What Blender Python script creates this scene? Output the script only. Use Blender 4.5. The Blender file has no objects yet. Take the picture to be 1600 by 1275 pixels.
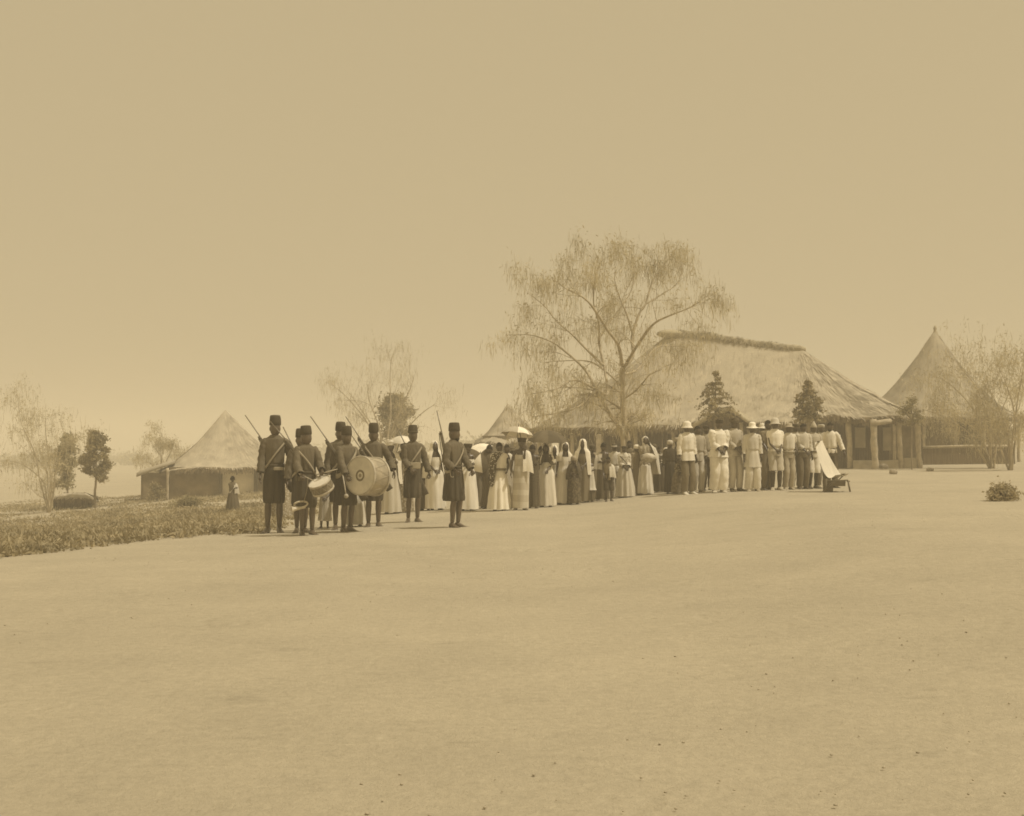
import bpy, math, random
import numpy as np
from mathutils import Vector, Matrix, noise

# ------------------------------------------------------------------ camera, sky, sun, exposure
SC = bpy.context.scene
COL = SC.collection
F, CX, HZ, CZ = 2080.0, 800.0, 690.0, 1.53      # focal length, centre column and eye level of the view, eye height
cam_d = bpy.data.cameras.new('camera')
cam = bpy.data.objects.new('camera', cam_d)
COL.objects.link(cam)
cam.location = (0, 0, CZ)
cam.rotation_euler = (math.radians(90), 0, 0)
cam_d.sensor_width = 36.0
cam_d.lens = 36.0 * F / 1600.0
cam_d.shift_y = (HZ - 637.5) / 1600.0
cam_d.clip_end = 6000
SC.camera = cam

SUN_EL, SUN_AZ = math.radians(60), math.radians(108)    # azimuth clockwise from +Y (the view direction)
world = bpy.data.worlds.new('World')
SC.world = world
world.use_nodes = True
nt = world.node_tree
bg = nt.nodes['Background']
sky = nt.nodes.new('ShaderNodeTexSky')
sky.sky_type = 'NISHITA'
sky.sun_disc = False
sky.sun_elevation = SUN_EL
sky.sun_rotation = SUN_AZ
sky.dust_density = 4.0
bw = nt.nodes.new('ShaderNodeRGBToBW')
ev = nt.nodes.new('ShaderNodeMath'); ev.operation = 'MULTIPLY_ADD'
ev.inputs[1].default_value = 0.16
ev.inputs[2].default_value = 4.5
tint = nt.nodes.new('ShaderNodeMix'); tint.data_type = 'RGBA'; tint.blend_type = 'MULTIPLY'
tint.inputs[0].default_value = 1.0
tint.inputs[7].default_value = (1.0, 0.80, 0.468, 1)
nt.links.new(sky.outputs[0], bw.inputs[0])
nt.links.new(bw.outputs[0], ev.inputs[0])
nt.links.new(ev.outputs[0], tint.inputs[6])
nt.links.new(tint.outputs[2], bg.inputs['Color'])
bg.inputs['Strength'].default_value = 0.1

sun_d = bpy.data.lights.new('sun', 'SUN')
sun_d.energy = 2.8
sun_d.angle = math.radians(0.9)
sun_d.color = (1.0, 0.91, 0.75)
sun = bpy.data.objects.new('sun', sun_d)
COL.objects.link(sun)
sdir = Vector((math.sin(SUN_AZ) * math.cos(SUN_EL), math.cos(SUN_AZ) * math.cos(SUN_EL), math.sin(SUN_EL)))
sun.rotation_euler = sdir.to_track_quat('Z', 'Y').to_euler()
sun.location = (20, 10, 40)

SC.view_settings.view_transform = 'Standard'
SC.view_settings.look = 'None'
SC.view_settings.exposure = 0.09
SC.view_settings.gamma = 1.0
SC.cycles.max_bounces = 8
SC.cycles.diffuse_bounces = 3
SC.cycles.volume_bounces = 1
SC.cycles.transparent_max_bounces = 8
SC.cycles.filter_width = 1.7

# ------------------------------------------------------------------ helpers
RND = random.Random(7)
PI = math.pi


def ss(a, b, x):
    t = min(1.0, max(0.0, (x - a) / (b - a)))
    return t * t * (3 - 2 * t)


def gz(x, y):
    """height of the parade ground and the field, gently rising to the right and falling away to the left"""
    r = 0.33 * ss(0.3, 6.0, x) + 0.012 * min(60.0, max(0.0, x - 6.0))
    a = 0.088 * max(0.0, -x) * ss(8, 44, y)
    l = -5.2 * (1 - math.exp(-a / 5.2))
    return (r + l) * ss(2, 16, y)


def P(u, v, Y):
    return Vector(((u - CX) / F * Y, Y, CZ + (HZ - v) / F * Y))


def hit(u, v):
    """the point of the ground seen at column u, row v of the photograph"""
    lo = 2.0
    prev = lo
    Y = lo
    while Y < 900:
        p = P(u, v, Y)
        if p.z < gz(p.x, Y):
            a, b = prev, Y
            for _ in range(30):
                m = (a + b) / 2
                q = P(u, v, m)
                if q.z < gz(q.x, m):
                    b = m
                else:
                    a = m
            return P(u, v, b)
        prev = Y
        Y *= 1.02
    return P(u, v, 900)


def on_ground(x, y, dz=0.0):
    return Vector((x, y, gz(x, y) + dz))


class MB:
    """collects vertices and faces of ONE mesh"""

    def __init__(s):
        s.v = []
        s.f = []
        s.m = []

    def add(s, vs, fs, mi=0):
        o = len(s.v)
        s.v.extend([tuple(p) for p in vs])
        s.f.extend([tuple(i + o for i in f) for f in fs])
        s.m.extend([mi] * len(fs))

    def grid(s, rows, closed=True, mi=0, cap0=False, cap1=False):
        n = len(rows[0])
        vs = [p for r in rows for p in r]
        fs = []
        e = n if closed else n - 1
        for i in range(len(rows) - 1):
            for j in range(e):
                k = (j + 1) % n
                fs.append((i * n + j, i * n + k, (i + 1) * n + k, (i + 1) * n + j))
        if cap0:
            fs.append(tuple(range(n))[::-1])
        if cap1:
            fs.append(tuple((len(rows) - 1) * n + j for j in range(n)))
        s.add(vs, fs, mi)

    def tube(s, path, radii, n=8, mi=0, caps=True, ecc=1.0, wob=0.0, ph=0.0):
        path = [Vector(p) for p in path]
        rows = []
        t = (path[1] - path[0]).normalized()
        ref = Vector((0, 1, 0)) if abs(t.y) < 0.9 else Vector((1, 0, 0))
        a = t.cross(ref).normalized()
        for i, p in enumerate(path):
            if i == 0:
                t = path[1] - path[0]
            elif i == len(path) - 1:
                t = path[-1] - path[-2]
            else:
                t = path[i + 1] - path[i - 1]
            t = t.normalized()
            a = (a - t * a.dot(t))
            a = a.normalized() if a.length > 1e-6 else t.orthogonal().normalized()
            b = t.cross(a)
            r = radii[i] if hasattr(radii, '__len__') else radii
            row = []
            for j in range(n):
                th = 2 * PI * j / n
                q = r * (1 + wob * math.sin(3 * th + ph + 1.7 * i) + 0.6 * wob * math.sin(5 * th - ph + 2.9 * i))
                row.append(p + a * (math.cos(th) * q) + b * (math.sin(th) * q * ecc))
            rows.append(row)
        s.grid(rows, True, mi, caps, caps)

    def box(s, c, d, mi=0, rot=None, jit=0.0):
        vs = []
        for z in (-1, 1):
            for y in (-1, 1):
                for x in (-1, 1):
                    p = Vector((x * d[0] / 2, y * d[1] / 2, z * d[2] / 2))
                    if jit:
                        p += Vector((RND.uniform(-jit, jit), RND.uniform(-jit, jit), RND.uniform(-jit, jit)))
                    if rot is not None:
                        p = rot @ p
                    vs.append(Vector(c) + p)
        s.add(vs, [(0, 2, 3, 1), (4, 5, 7, 6), (0, 1, 5, 4), (2, 6, 7, 3), (0, 4, 6, 2), (1, 3, 7, 5)], mi)

    def sphere(s, c, r, nu=10, nv=7, mi=0, fn=None):
        rows = []
        for i in range(nv + 1):
            ph = PI * i / nv
            row = []
            for j in range(nu):
                th = 2 * PI * j / nu
                d = Vector((math.sin(ph) * math.cos(th), math.sin(ph) * math.sin(th), math.cos(ph)))
                q = fn(d) if fn else 1.0
                row.append(Vector(c) + Vector((d.x * r[0], d.y * r[1], d.z * r[2])) * q)
            rows.append(row)
        s.grid(rows[::-1], True, mi)

    def mesh(s, name, mats, smooth=True):
        me = bpy.data.meshes.new(name)
        me.from_pydata(s.v, [], s.f)
        for m in (mats if isinstance(mats, (list, tuple)) else [mats]):
            me.materials.append(m)
        if any(s.m):
            me.polygons.foreach_set('material_index', s.m)
        if smooth:
            me.polygons.foreach_set('use_smooth', [True] * len(s.f))
        me.update()
        return me

    def obj(s, name, mats, parent=None, smooth=True, kind=None):
        o = bpy.data.objects.new(name, s.mesh(name, mats, smooth))
        COL.objects.link(o)
        if parent is not None:
            o.parent = parent
        if kind:
            o['kind'] = kind
        return o


def np_mesh(name, verts, faces_n, mats, parent=None, kind=None, smooth=False):
    """verts (N,3); consecutive groups of faces_n vertices make one face"""
    me = bpy.data.meshes.new(name)
    N = len(verts)
    nf = N // faces_n
    me.vertices.add(N)
    me.vertices.foreach_set('co', np.asarray(verts, dtype=np.float32).ravel())
    me.loops.add(N)
    me.loops.foreach_set('vertex_index', np.arange(N, dtype=np.int32))
    me.polygons.add(nf)
    me.polygons.foreach_set('loop_start', np.arange(0, N, faces_n, dtype=np.int32))
    me.polygons.foreach_set('loop_total', np.full(nf, faces_n, dtype=np.int32))
    if smooth:
        me.polygons.foreach_set('use_smooth', [True] * nf)
    me.materials.append(mats)
    me.update(calc_edges=True)
    me.validate()
    o = bpy.data.objects.new(name, me)
    COL.objects.link(o)
    if parent is not None:
        o.parent = parent
    if kind:
        o['kind'] = kind
    return o


def empty(name, loc, label, cat, group=None, rz=0.0, sc=1.0):
    o = bpy.data.objects.new(name, None)
    COL.objects.link(o)
    o.empty_display_size = 0.2
    o.location = loc
    o.rotation_euler = (0, 0, rz)
    o.scale = (sc, sc, sc)
    return tag(o, label, cat, group)


def tag(o, label, cat, group=None):
    o['label'] = label
    o['category'] = cat
    if group:
        o['group'] = group
    return o


def catmull(pts, m=4):
    pts = [Vector(p) for p in pts]
    if len(pts) < 3:
        return [pts[0].lerp(pts[-1], i / m) for i in range(m + 1)]
    out = []
    q = [pts[0] * 2 - pts[1]] + pts + [pts[-1] * 2 - pts[-2]]
    for i in range(1, len(q) - 2):
        p0, p1, p2, p3 = q[i - 1], q[i], q[i + 1], q[i + 2]
        for k in range(m):
            t = k / m
            out.append(0.5 * ((2 * p1) + (p2 - p0) * t + (2 * p0 - 5 * p1 + 4 * p2 - p3) * t * t + (3 * p1 - p0 - 3 * p2 + p3) * t ** 3))
    out.append(pts[-1])
    return out


def resamp(vals, n):
    """linear resample of a list of numbers to n values"""
    out = []
    for i in range(n):
        t = i / (n - 1) * (len(vals) - 1)
        k = min(int(t), len(vals) - 2)
        out.append(vals[k] + (vals[k + 1] - vals[k]) * (t - k))
    return out


# ------------------------------------------------------------------ materials
def tone(l):
    k = ss(0.05, 0.6, l)       # dark cloth leans to brown, pale cloth to cream
    return (min(1, l * (1.22 - 0.14 * k)), l * 1.0, l * (0.62 + 0.2 * k), 1)


MATS = {}


def mat(key, col, rough=0.9, var=0.25, scale=6.0, bump=0.0, bscale=40.0, stretch=None, pattern=None, col2=None, pscale=20.0,
        translucent=0.0, spec=0.2):
    if key in MATS:
        return MATS[key]
    m = bpy.data.materials.new(key)
    m.use_nodes = True
    t = m.node_tree
    b = t.nodes['Principled BSDF']
    b.inputs['Roughness'].default_value = rough
    b.inputs['Specular IOR Level'].default_value = spec
    tc = t.nodes.new('ShaderNodeTexCoord')
    mp = t.nodes.new('ShaderNodeMapping')
    if stretch:
        mp.inputs['Scale'].default_value = stretch
    t.links.new(tc.outputs['Object'], mp.inputs[0])
    nz = t.nodes.new('ShaderNodeTexNoise')
    nz.inputs['Scale'].default_value = scale
    nz.inputs['Detail'].default_value = 6
    t.links.new(mp.outputs[0], nz.inputs['Vector'])
    rp = t.nodes.new('ShaderNodeMapRange')
    rp.inputs[1].default_value = 0.3
    rp.inputs[2].default_value = 0.7
    rp.inputs[3].default_value = 1 - var
    rp.inputs[4].default_value = 1 + var
    t.links.new(nz.outputs['Fac'], rp.inputs[0])
    base = t.nodes.new('ShaderNodeRGB')
    base.outputs[0].default_value = col
    src = base.outputs[0]
    if pattern:
        c2 = t.nodes.new('ShaderNodeRGB')
        c2.outputs[0].default_value = col2
        if pattern == 'dots':
            vo = t.nodes.new('ShaderNodeTexVoronoi')
            vo.inputs['Scale'].default_value = pscale
            t.links.new(tc.outputs['Object'], vo.inputs['Vector'])
            cmpn = t.nodes.new('ShaderNodeMath'); cmpn.operation = 'LESS_THAN'
            cmpn.inputs[1].default_value = 0.33
            t.links.new(vo.outputs['Distance'], cmpn.inputs[0])
        elif pattern == 'stripe':
            wv = t.nodes.new('ShaderNodeTexWave')
            wv.bands_direction = 'Z'
            wv.inputs['Scale'].default_value = pscale
            wv.inputs['Distortion'].default_value = 1.5
            t.links.new(tc.outputs['Object'], wv.inputs['Vector'])
            cmpn = t.nodes.new('ShaderNodeMath'); cmpn.operation = 'GREATER_THAN'
            cmpn.inputs[1].default_value = 0.6
            t.links.new(wv.outputs['Fac'], cmpn.inputs[0])
        elif pattern == 'check':
            ck = t.nodes.new('ShaderNodeTexChecker')
            ck.inputs['Scale'].default_value = pscale
            t.links.new(tc.outputs['Object'], ck.inputs['Vector'])
            cmpn = ck
            cmpn = t.nodes.new('ShaderNodeMath'); cmpn.operation = 'GREATER_THAN'
            cmpn.inputs[1].default_value = 0.5
            t.links.new(ck.outputs['Fac'], cmpn.inputs[0])
        else:   # floral
            n2 = t.nodes.new('ShaderNodeTexNoise')
            n2.inputs['Scale'].default_value = pscale
            n2.inputs['Detail'].default_value = 2
            t.links.new(tc.outputs['Object'], n2.inputs['Vector'])
            cmpn = t.nodes.new('ShaderNodeMath'); cmpn.operation = 'GREATER_THAN'
            cmpn.inputs[1].default_value = 0.53
            t.links.new(n2.outputs['Fac'], cmpn.inputs[0])
        mx0 = t.nodes.new('ShaderNodeMix'); mx0.data_type = 'RGBA'
        t.links.new(cmpn.outputs[0], mx0.inputs[0])
        t.links.new(src, mx0.inputs[6])
        t.links.new(c2.outputs[0], mx0.inputs[7])
        src = mx0.outputs[2]
    mx = t.nodes.new('ShaderNodeVectorMath'); mx.operation = 'SCALE'
    t.links.new(src, mx.inputs[0])
    t.links.new(rp.outputs[0], mx.inputs['Scale'])
    t.links.new(mx.outputs[0], b.inputs['Base Color'])
    if bump:
        n3 = t.nodes.new('ShaderNodeTexNoise')
        n3.inputs['Scale'].default_value = bscale
        n3.inputs['Detail'].default_value = 4
        t.links.new(mp.outputs[0], n3.inputs['Vector'])
        bp = t.nodes.new('ShaderNodeBump')
        bp.inputs['Strength'].default_value = bump
        bp.inputs['Distance'].default_value = 0.03
        t.links.new(n3.outputs['Fac'], bp.inputs['Height'])
        t.links.new(bp.outputs[0], b.inputs['Normal'])
    if translucent:
        tr = t.nodes.new('ShaderNodeBsdfTranslucent')
        t.links.new(mx.outputs[0], tr.inputs['Color'])
        ms = t.nodes.new('ShaderNodeMixShader')
        ms.inputs[0].default_value = translucent
        out = t.nodes['Material Output']
        t.links.new(b.outputs[0], ms.inputs[1])
        t.links.new(tr.outputs[0], ms.inputs[2])
        t.links.new(ms.outputs[0], out.inputs['Surface'])
    MATS[key] = m
    return m


def cloth(l, pattern=None, l2=0.6, ps=20.0):
    if pattern:
        return mat('cloth_%s_%d_%d_%d' % (pattern, l * 1000, l2 * 1000, ps), tone(l), 0.95, 0.14, 5, 0.3, 11, stretch=(1, 1, 0.2), pattern=pattern, col2=tone(l2), pscale=ps)
    return mat('cloth_%d' % (l * 1000), tone(l), 0.95, 0.14, 5, 0.35, 11, stretch=(1, 1, 0.2))


def skin(l=0.06):
    return mat('skin_%d' % (l * 1000), (l * 1.35, l * 1.0, l * 0.6, 1), 0.38, 0.12, 12, spec=0.6)


M_EYE = mat('eye_white', tone(0.16), 0.3, 0.05)
M_HAIR = mat('hair_black', tone(0.022), 0.9, 0.3, 60, 0.8, 120)
M_WOOD = mat('wood_dark', tone(0.09), 0.6, 0.3, 8, 0.2, 30, stretch=(1, 1, 0.2))
M_STEEL = mat('gun_steel', tone(0.13), 0.35, 0.15, 10, spec=0.6)
M_PALEWOOD = mat('wood_pale', tone(0.42), 0.7, 0.2, 10, 0.2, 40)
M_BRASS = mat('brass', (0.5, 0.44, 0.32, 1), 0.4, 0.2, 10, spec=0.6)
M_THATCH = mat('thatch', (0.44, 0.39, 0.29, 1), 0.95, 0.1, 2.0, 0.3, 9)
M_THATCHOLD = mat('thatch_grey', (0.38, 0.335, 0.245, 1), 0.95, 0.16, 2.0, 0.3, 9)
M_STRAW = mat('thatch_straw', (0.46, 0.405, 0.3, 1), 0.95, 0.2, 2.5, stretch=(1, 1, 0.3))
M_FRINGE = mat('thatch_eave_shade', (0.2, 0.155, 0.09, 1), 0.95, 0.3, 2.5)  # shade at the eaves put into the straw colour of fringe, edge and underside
M_RIDGE = mat('thatch_ridge', (0.4, 0.35, 0.24, 1), 0.95, 0.2, 4, 0.6, 18, stretch=(1, 1, 0.6))
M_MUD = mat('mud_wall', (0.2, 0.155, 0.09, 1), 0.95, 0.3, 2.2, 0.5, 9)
M_MUDPALE = mat('mud_wall_pale', (0.42, 0.37, 0.27, 1), 0.95, 0.2, 2.5, 0.5, 9)
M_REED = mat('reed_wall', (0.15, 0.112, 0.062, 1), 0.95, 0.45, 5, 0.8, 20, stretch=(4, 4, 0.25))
M_POST = mat('post_pale', (0.44, 0.38, 0.27, 1), 0.9, 0.25, 5, 0.5, 14)
M_BARKPALE = mat('bark_pale', (0.42, 0.36, 0.25, 1), 0.95, 0.3, 6, 0.7, 16, stretch=(1, 1, 0.3))
M_BARK = mat('bark', (0.27, 0.225, 0.155, 1), 0.95, 0.3, 6, 0.7, 16, stretch=(1, 1, 0.3))
M_LEAF = mat('leaf_dry', (0.33, 0.285, 0.165, 1), 0.8, 0.35, 1.3, translucent=0.3)
M_LEAFDARK = mat('leaf_dark', (0.28, 0.23, 0.125, 1), 0.8, 0.4, 1.5, translucent=0.2)
M_LEAFPALE = mat('leaf_pale', (0.5, 0.435, 0.28, 1), 0.85, 0.3, 1.0, translucent=0.35)
M_WEED = mat('weed', (0.36, 0.305, 0.19, 1), 0.9, 0.35, 0.8, translucent=0.25)
M_STONE = mat('stone', (0.3, 0.26, 0.19, 1), 0.95, 0.3, 5, 0.6, 10)

# ------------------------------------------------------------------ ground
def ground_material():
    m = bpy.data.materials.new('trodden_sand')
    m.use_nodes = True
    t = m.node_tree
    b = t.nodes['Principled BSDF']
    b.inputs['Roughness'].default_value = 1.0
    b.inputs['Specular IOR Level'].default_value = 0.05
    tc = t.nodes.new('ShaderNodeTexCoord')

    def nz(scale, detail, stretch=(1, 1, 1), rough=0.6):
        mp = t.nodes.new('ShaderNodeMapping')
        mp.inputs['Scale'].default_value = stretch
        t.links.new(tc.outputs['Object'], mp.inputs[0])
        n = t.nodes.new('ShaderNodeTexNoise')
        n.inputs['Scale'].default_value = scale
        n.inputs['Detail'].default_value = detail
        n.inputs['Roughness'].default_value = rough
        t.links.new(mp.outputs[0], n.inputs['Vector'])
        return n.outputs['Fac']

    def mr(src, a, b_, lo, hi):
        r = t.nodes.new('ShaderNodeMapRange')
        r.inputs[1].default_value = a
        r.inputs[2].default_value = b_
        r.inputs[3].default_value = lo
        r.inputs[4].default_value = hi
        t.links.new(src, r.inputs[0])
        return r.outputs[0]

    def mul(a, c):
        n = t.nodes.new('ShaderNodeMath'); n.operation = 'MULTIPLY'
        t.links.new(a, n.inputs[0]); t.links.new(c, n.inputs[1])
        return n.outputs[0]
    big = mr(nz(0.16, 5), 0.3, 0.7, 0.91, 1.06)
    mid = mr(nz(0.9, 6), 0.3, 0.7, 0.94, 1.05)
    fine = mr(nz(14, 8, rough=0.75), 0.3, 0.7, 0.87, 1.11)
    scuff = mr(nz(2.6, 7, (0.55, 1.2, 1), 0.72), 0.58, 0.78, 1.0, 0.74)
    f = mul(mul(big, mid), mul(fine, scuff))
    vm = t.nodes.new('ShaderNodeVectorMath'); vm.operation = 'SCALE'
    vm.inputs[0].default_value = (0.435, 0.384, 0.28)
    t.links.new(f, vm.inputs['Scale'])
    t.links.new(vm.outputs[0], b.inputs['Base Color'])
    h1 = nz(5.0, 8, rough=0.7)
    h2 = nz(40.0, 6, rough=0.7)
    ad = t.nodes.new('ShaderNodeMath'); ad.operation = 'MULTIPLY_ADD'
    ad.inputs[1].default_value = 0.3
    t.links.new(h2, ad.inputs[0]); t.links.new(h1, ad.inputs[2])
    mpv = t.nodes.new('ShaderNodeMapping')
    mpv.inputs['Scale'].default_value = (1.9, 1.2, 1)
    t.links.new(tc.outputs['Object'], mpv.inputs[0])
    vo = t.nodes.new('ShaderNodeTexVoronoi')
    vo.feature = 'SMOOTH_F1'
    vo.inputs['Scale'].default_value = 2.4
    t.links.new(mpv.outputs[0], vo.inputs['Vector'])
    dent = mul(mr(vo.outputs['Distance'], 0.0, 0.26, -1.0, 0.0), mr(nz(0.5, 3), 0.48, 0.62, 0.0, 0.9))
    ad2 = t.nodes.new('ShaderNodeMath'); ad2.operation = 'ADD'
    t.links.new(ad.outputs[0], ad2.inputs[0]); t.links.new(dent, ad2.inputs[1])
    ad = ad2
    bp = t.nodes.new('ShaderNodeBump')
    bp.inputs['Strength'].default_value = 0.6
    bp.inputs['Distance'].default_value = 0.05
    t.links.new(ad.outputs[0], bp.inputs['Height'])
    t.links.new(bp.outputs[0], b.inputs['Normal'])
    return m


def build_ground():
    xs = sorted(set([round(-30 + 0.5 * i, 3) for i in range(121)] + [s * (30 * 1.22 ** k) for k in range(1, 20) for s in (-1, 1)]))
    ys = sorted(set([round(-2 + 0.5 * i, 3) for i in range(164)] + [80 * 1.2 ** k for k in range(0, 16)] + [-6, -15, -40, -120]))
    rows = []
    for y in ys:
        row = []
        for x in xs:
            z = gz(x, y)
            if abs(x) < 40 and y < 90:
                z += 0.012 * noise.noise(Vector((x * 0.6, y * 0.6, 3.1))) + 0.02 * noise.noise(Vector((x * 0.17, y * 0.17, 9.0)))
            row.append((x, y, z))
        rows.append(row)
    g = MB()
    g.grid(rows, False)
    o = g.obj('ground', ground_material())
    o['kind'] = 'structure'
    o['label'] = 'pale trodden sand parade ground'
    return o


build_ground()

rg = np.random.default_rng(11)


def leaf_quads(centres, l, w, droop=0.0, up=None, rnd=1.0):
    """one small diamond leaf per centre, as an (N*4,3) array"""
    c = np.asarray(centres, dtype=float)
    n = len(c)
    d = rg.normal(size=(n, 3))
    if up is not None:
        d = d * rnd + np.asarray(up)
    d[:, 2] -= droop
    d /= np.linalg.norm(d, axis=1)[:, None] + 1e-9
    e = np.cross(d, rg.normal(size=(n, 3)))
    e /= np.linalg.norm(e, axis=1)[:, None] + 1e-9
    L = (l * rg.uniform(0.6, 1.4, n))[:, None] / 2
    W = (w * rg.uniform(0.6, 1.4, n))[:, None] / 2
    return np.stack([c - d * L, c - e * W, c + d * L, c + e * W], axis=1).reshape(-1, 3)


# ---- rough weeds of the field on the left
def in_field(x, y):
    p = (x / y * F + CX, HZ - (gz(x, y) - CZ) / y * F)
    u, v = p
    edge = 868 - (u - 25) * 38 / 375.0 + 2.5 * math.sin(x * 2.3) + 1.5 * math.sin(x * 7.1)
    if u > 430:
        edge -= (u - 430) * 0.32
    return v < edge and u < 585


def build_field():
    pts = []
    hs = []
    tries = 0
    while len(pts) < 15000 and tries < 400000:
        tries += 1
        y = 17 + 60 * RND.random() ** 1.5
        u = RND.uniform(-120, 600)
        x = (u - CX) / F * y
        if not in_field(x, y):
            continue
        dens = 0.22 + 1.25 * noise.noise(Vector((x * 0.35, y * 0.35, 0.0))) + 0.4 * noise.noise(Vector((x * 1.5, y * 1.5, 5.0)))
        if y > 46:
            dens -= 0.25
        if u > 430:
            dens -= 0.3
        if RND.random() > dens + 0.35:
            continue
        pts.append((x, y, gz(x, y)))
        hs.append(RND.uniform(0.03, 0.1) * (1.0 + 0.8 * max(0, dens)))
    pts = np.array(pts)
    hs = np.array(hs)
    k = 5
    c = np.repeat(pts, k, axis=0)
    h = np.repeat(hs, k)
    c = c + rg.normal(size=c.shape) * np.array([0.11, 0.11, 0.0])
    c[:, 2] += rg.uniform(0.1, 0.9, len(c)) * h
    big = rg.random(len(c)) < 0.1
    v = np.concatenate([leaf_quads(c[~big], 0.1, 0.045, up=(0, 0, 0.25)), leaf_quads(c[big] + np.array([0, 0, 0.06]), 0.2, 0.03, up=(0, 0, 1.3))])
    o = np_mesh('weeds', v, 4, M_WEED, kind='stuff')
    o['label'] = 'low leafy weeds covering the field left of the soldiers'
    o['category'] = 'weeds'


build_field()


def build_clods():
    vs = MB()
    for i in range(700):
        y = 5 + 26 * RND.random() ** 1.3
        x = RND.uniform(-0.45, 0.45) * y
        r = RND.uniform(0.003, 0.008)
        c = on_ground(x, y, r * 0.3)
        vs.sphere(c, (r * RND.uniform(0.8, 1.6), r * RND.uniform(0.8, 1.6), r * 0.7), 5, 3)
    o = vs.obj('gravel', mat('clod', (0.38, 0.33, 0.24, 1), 1.0, 0.2, 5), kind='stuff')
    o['label'] = 'small clods and pebbles scattered over the sand'
    o['category'] = 'gravel'


build_clods()


# ------------------------------------------------------------------ buildings
def fix(o, parent):
    """vertices are in world coordinates: keep them there under a placed Empty"""
    o.parent = parent
    o.matrix_parent_inverse = parent.matrix_basis.inverted()
    return o


def wpart(mb, name, m, parent, smooth=True, kind=None):
    return fix(mb.obj(name, m, None, smooth, kind), parent)


def thatch(parent, eave, ra, rb, conc=1.3, ns=16, straw=3500, fringe=1400, thick=0.2, lump=0.05, name='roof', peak_r=0.0, tm=None):
    """a thatched roof from a closed eave line up to the ridge ra-rb, straw on it and a ragged eave"""
    ra, rb = Vector(ra), Vector(rb)
    ax = rb - ra
    L2 = ax.x ** 2 + ax.y ** 2

    def top(e):
        t = 0.0 if L2 < 1e-6 else max(0.0, min(1.0, ((e.x - ra.x) * ax.x + (e.y - ra.y) * ax.y) / L2))
        return ra + ax * t
    n = len(eave)

    def pt(j, s):
        e = eave[j % n]
        r = top(e)
        if peak_r:
            d = (e - r)
            d.z = 0
            r = r + d.normalized() * peak_r
        q = r.lerp(e, s)
        q.z = e.z + (r.z - e.z) * (1 - s) ** conc
        k = lump * (0.3 + s)
        q.z += k * noise.noise(Vector((q.x * 0.9, q.y * 0.9, q.z * 0.9))) + 0.5 * k * noise.noise(q * 2.7)
        return q
    rows = [[pt(j, i / ns) for j in range(n)] for i in range(ns + 1)]
    low = []
    inn = []
    inn2 = []
    for j in range(n):
        e = rows[-1][j]
        r = top(eave[j])
        low.append(e.lerp(Vector((r.x, r.y, e.z)), 0.015) - Vector((0, 0, thick * (1 + 0.35 * noise.noise(Vector((e.x * 2.2, e.y * 2.2, 7)))))))
        inn.append(e.lerp(Vector((r.x, r.y, e.z)), 0.25) + Vector((0, 0, (r.z - e.z) * 0.08 - thick)))
        inn2.append(e.lerp(Vector((r.x, r.y, e.z)), 0.8) + Vector((0, 0, (r.z - e.z) * 0.3)))
    rows += [low, inn, inn2]
    mb = MB()
    mb.grid(rows, True, cap0=True)
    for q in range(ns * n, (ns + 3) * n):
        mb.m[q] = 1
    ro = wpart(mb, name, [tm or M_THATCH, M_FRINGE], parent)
    # straw lying down the slope and hanging at the eave
    vs = []
    nstraw = 0
    for i in range(straw + fringe):
        if i == straw:
            nstraw = len(vs)
        j = RND.random() * n
        j0 = int(j)
        fr = j - j0
        s = 1.0 if i >= straw else 0.04 + 0.95 * math.sqrt(RND.random())
        p = pt(j0, s).lerp(pt(j0 + 1, s), fr)
        p1 = pt(j0, max(0, s - 0.06)).lerp(pt(j0 + 1, max(0, s - 0.06)), fr)
        d = (p - p1)
        if d.length < 1e-5:
            continue
        d.normalize()
        side = Vector((-d.y, d.x, 0))
        side = side.normalized() if side.length > 1e-4 else Vector((1, 0, 0))
        nrm = side.cross(d)
        if nrm.z < 0:
            nrm = -nrm
        l = RND.uniform(0.25, 0.7)
        w = RND.uniform(0.01, 0.035)
        if i >= straw:
            d = (d * 0.5 + Vector((RND.uniform(-.15, .15), RND.uniform(-.15, .15), -0.75))).normalized()
            l = RND.uniform(0.06, 0.24)
        d = (d + side * RND.uniform(-0.12, 0.12)).normalized()
        a = p + nrm * RND.uniform(0.002, 0.008) - d * l * 0.4
        b_ = p + nrm * RND.uniform(0.006, 0.022) + d * l * 0.6
        if i >= straw:
            a = p - Vector((0, 0, RND.uniform(0, thick)))
            b_ = a + d * l
        vs += [a - side * w, a + side * w, b_ + side * w * 0.4, b_ - side * w * 0.4]
    vs = np.array([tuple(v) for v in vs])
    fix(np_mesh('straw', vs[:nstraw], 4, tm or M_STRAW, kind='stuff'), parent)
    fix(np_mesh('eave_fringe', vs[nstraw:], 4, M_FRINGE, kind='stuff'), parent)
    return ro


def post(parent, p, h, w=0.2, m=None, lean=(0, 0), name='post'):
    mb = MB()
    n = 7
    path = [Vector((p.x + lean[0] * t + RND.uniform(-.015, .015), p.y + lean[1] * t, p.z - 0.1 + (h + 0.1) * t)) for t in [i / n for i in range(n + 1)]]
    mb.tube(path, [w / 2 * RND.uniform(0.9, 1.12) for _ in path], 8, wob=0.06, ph=RND.uniform(0, 6))
    return wpart(mb, name, m or M_POST, parent)


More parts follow.
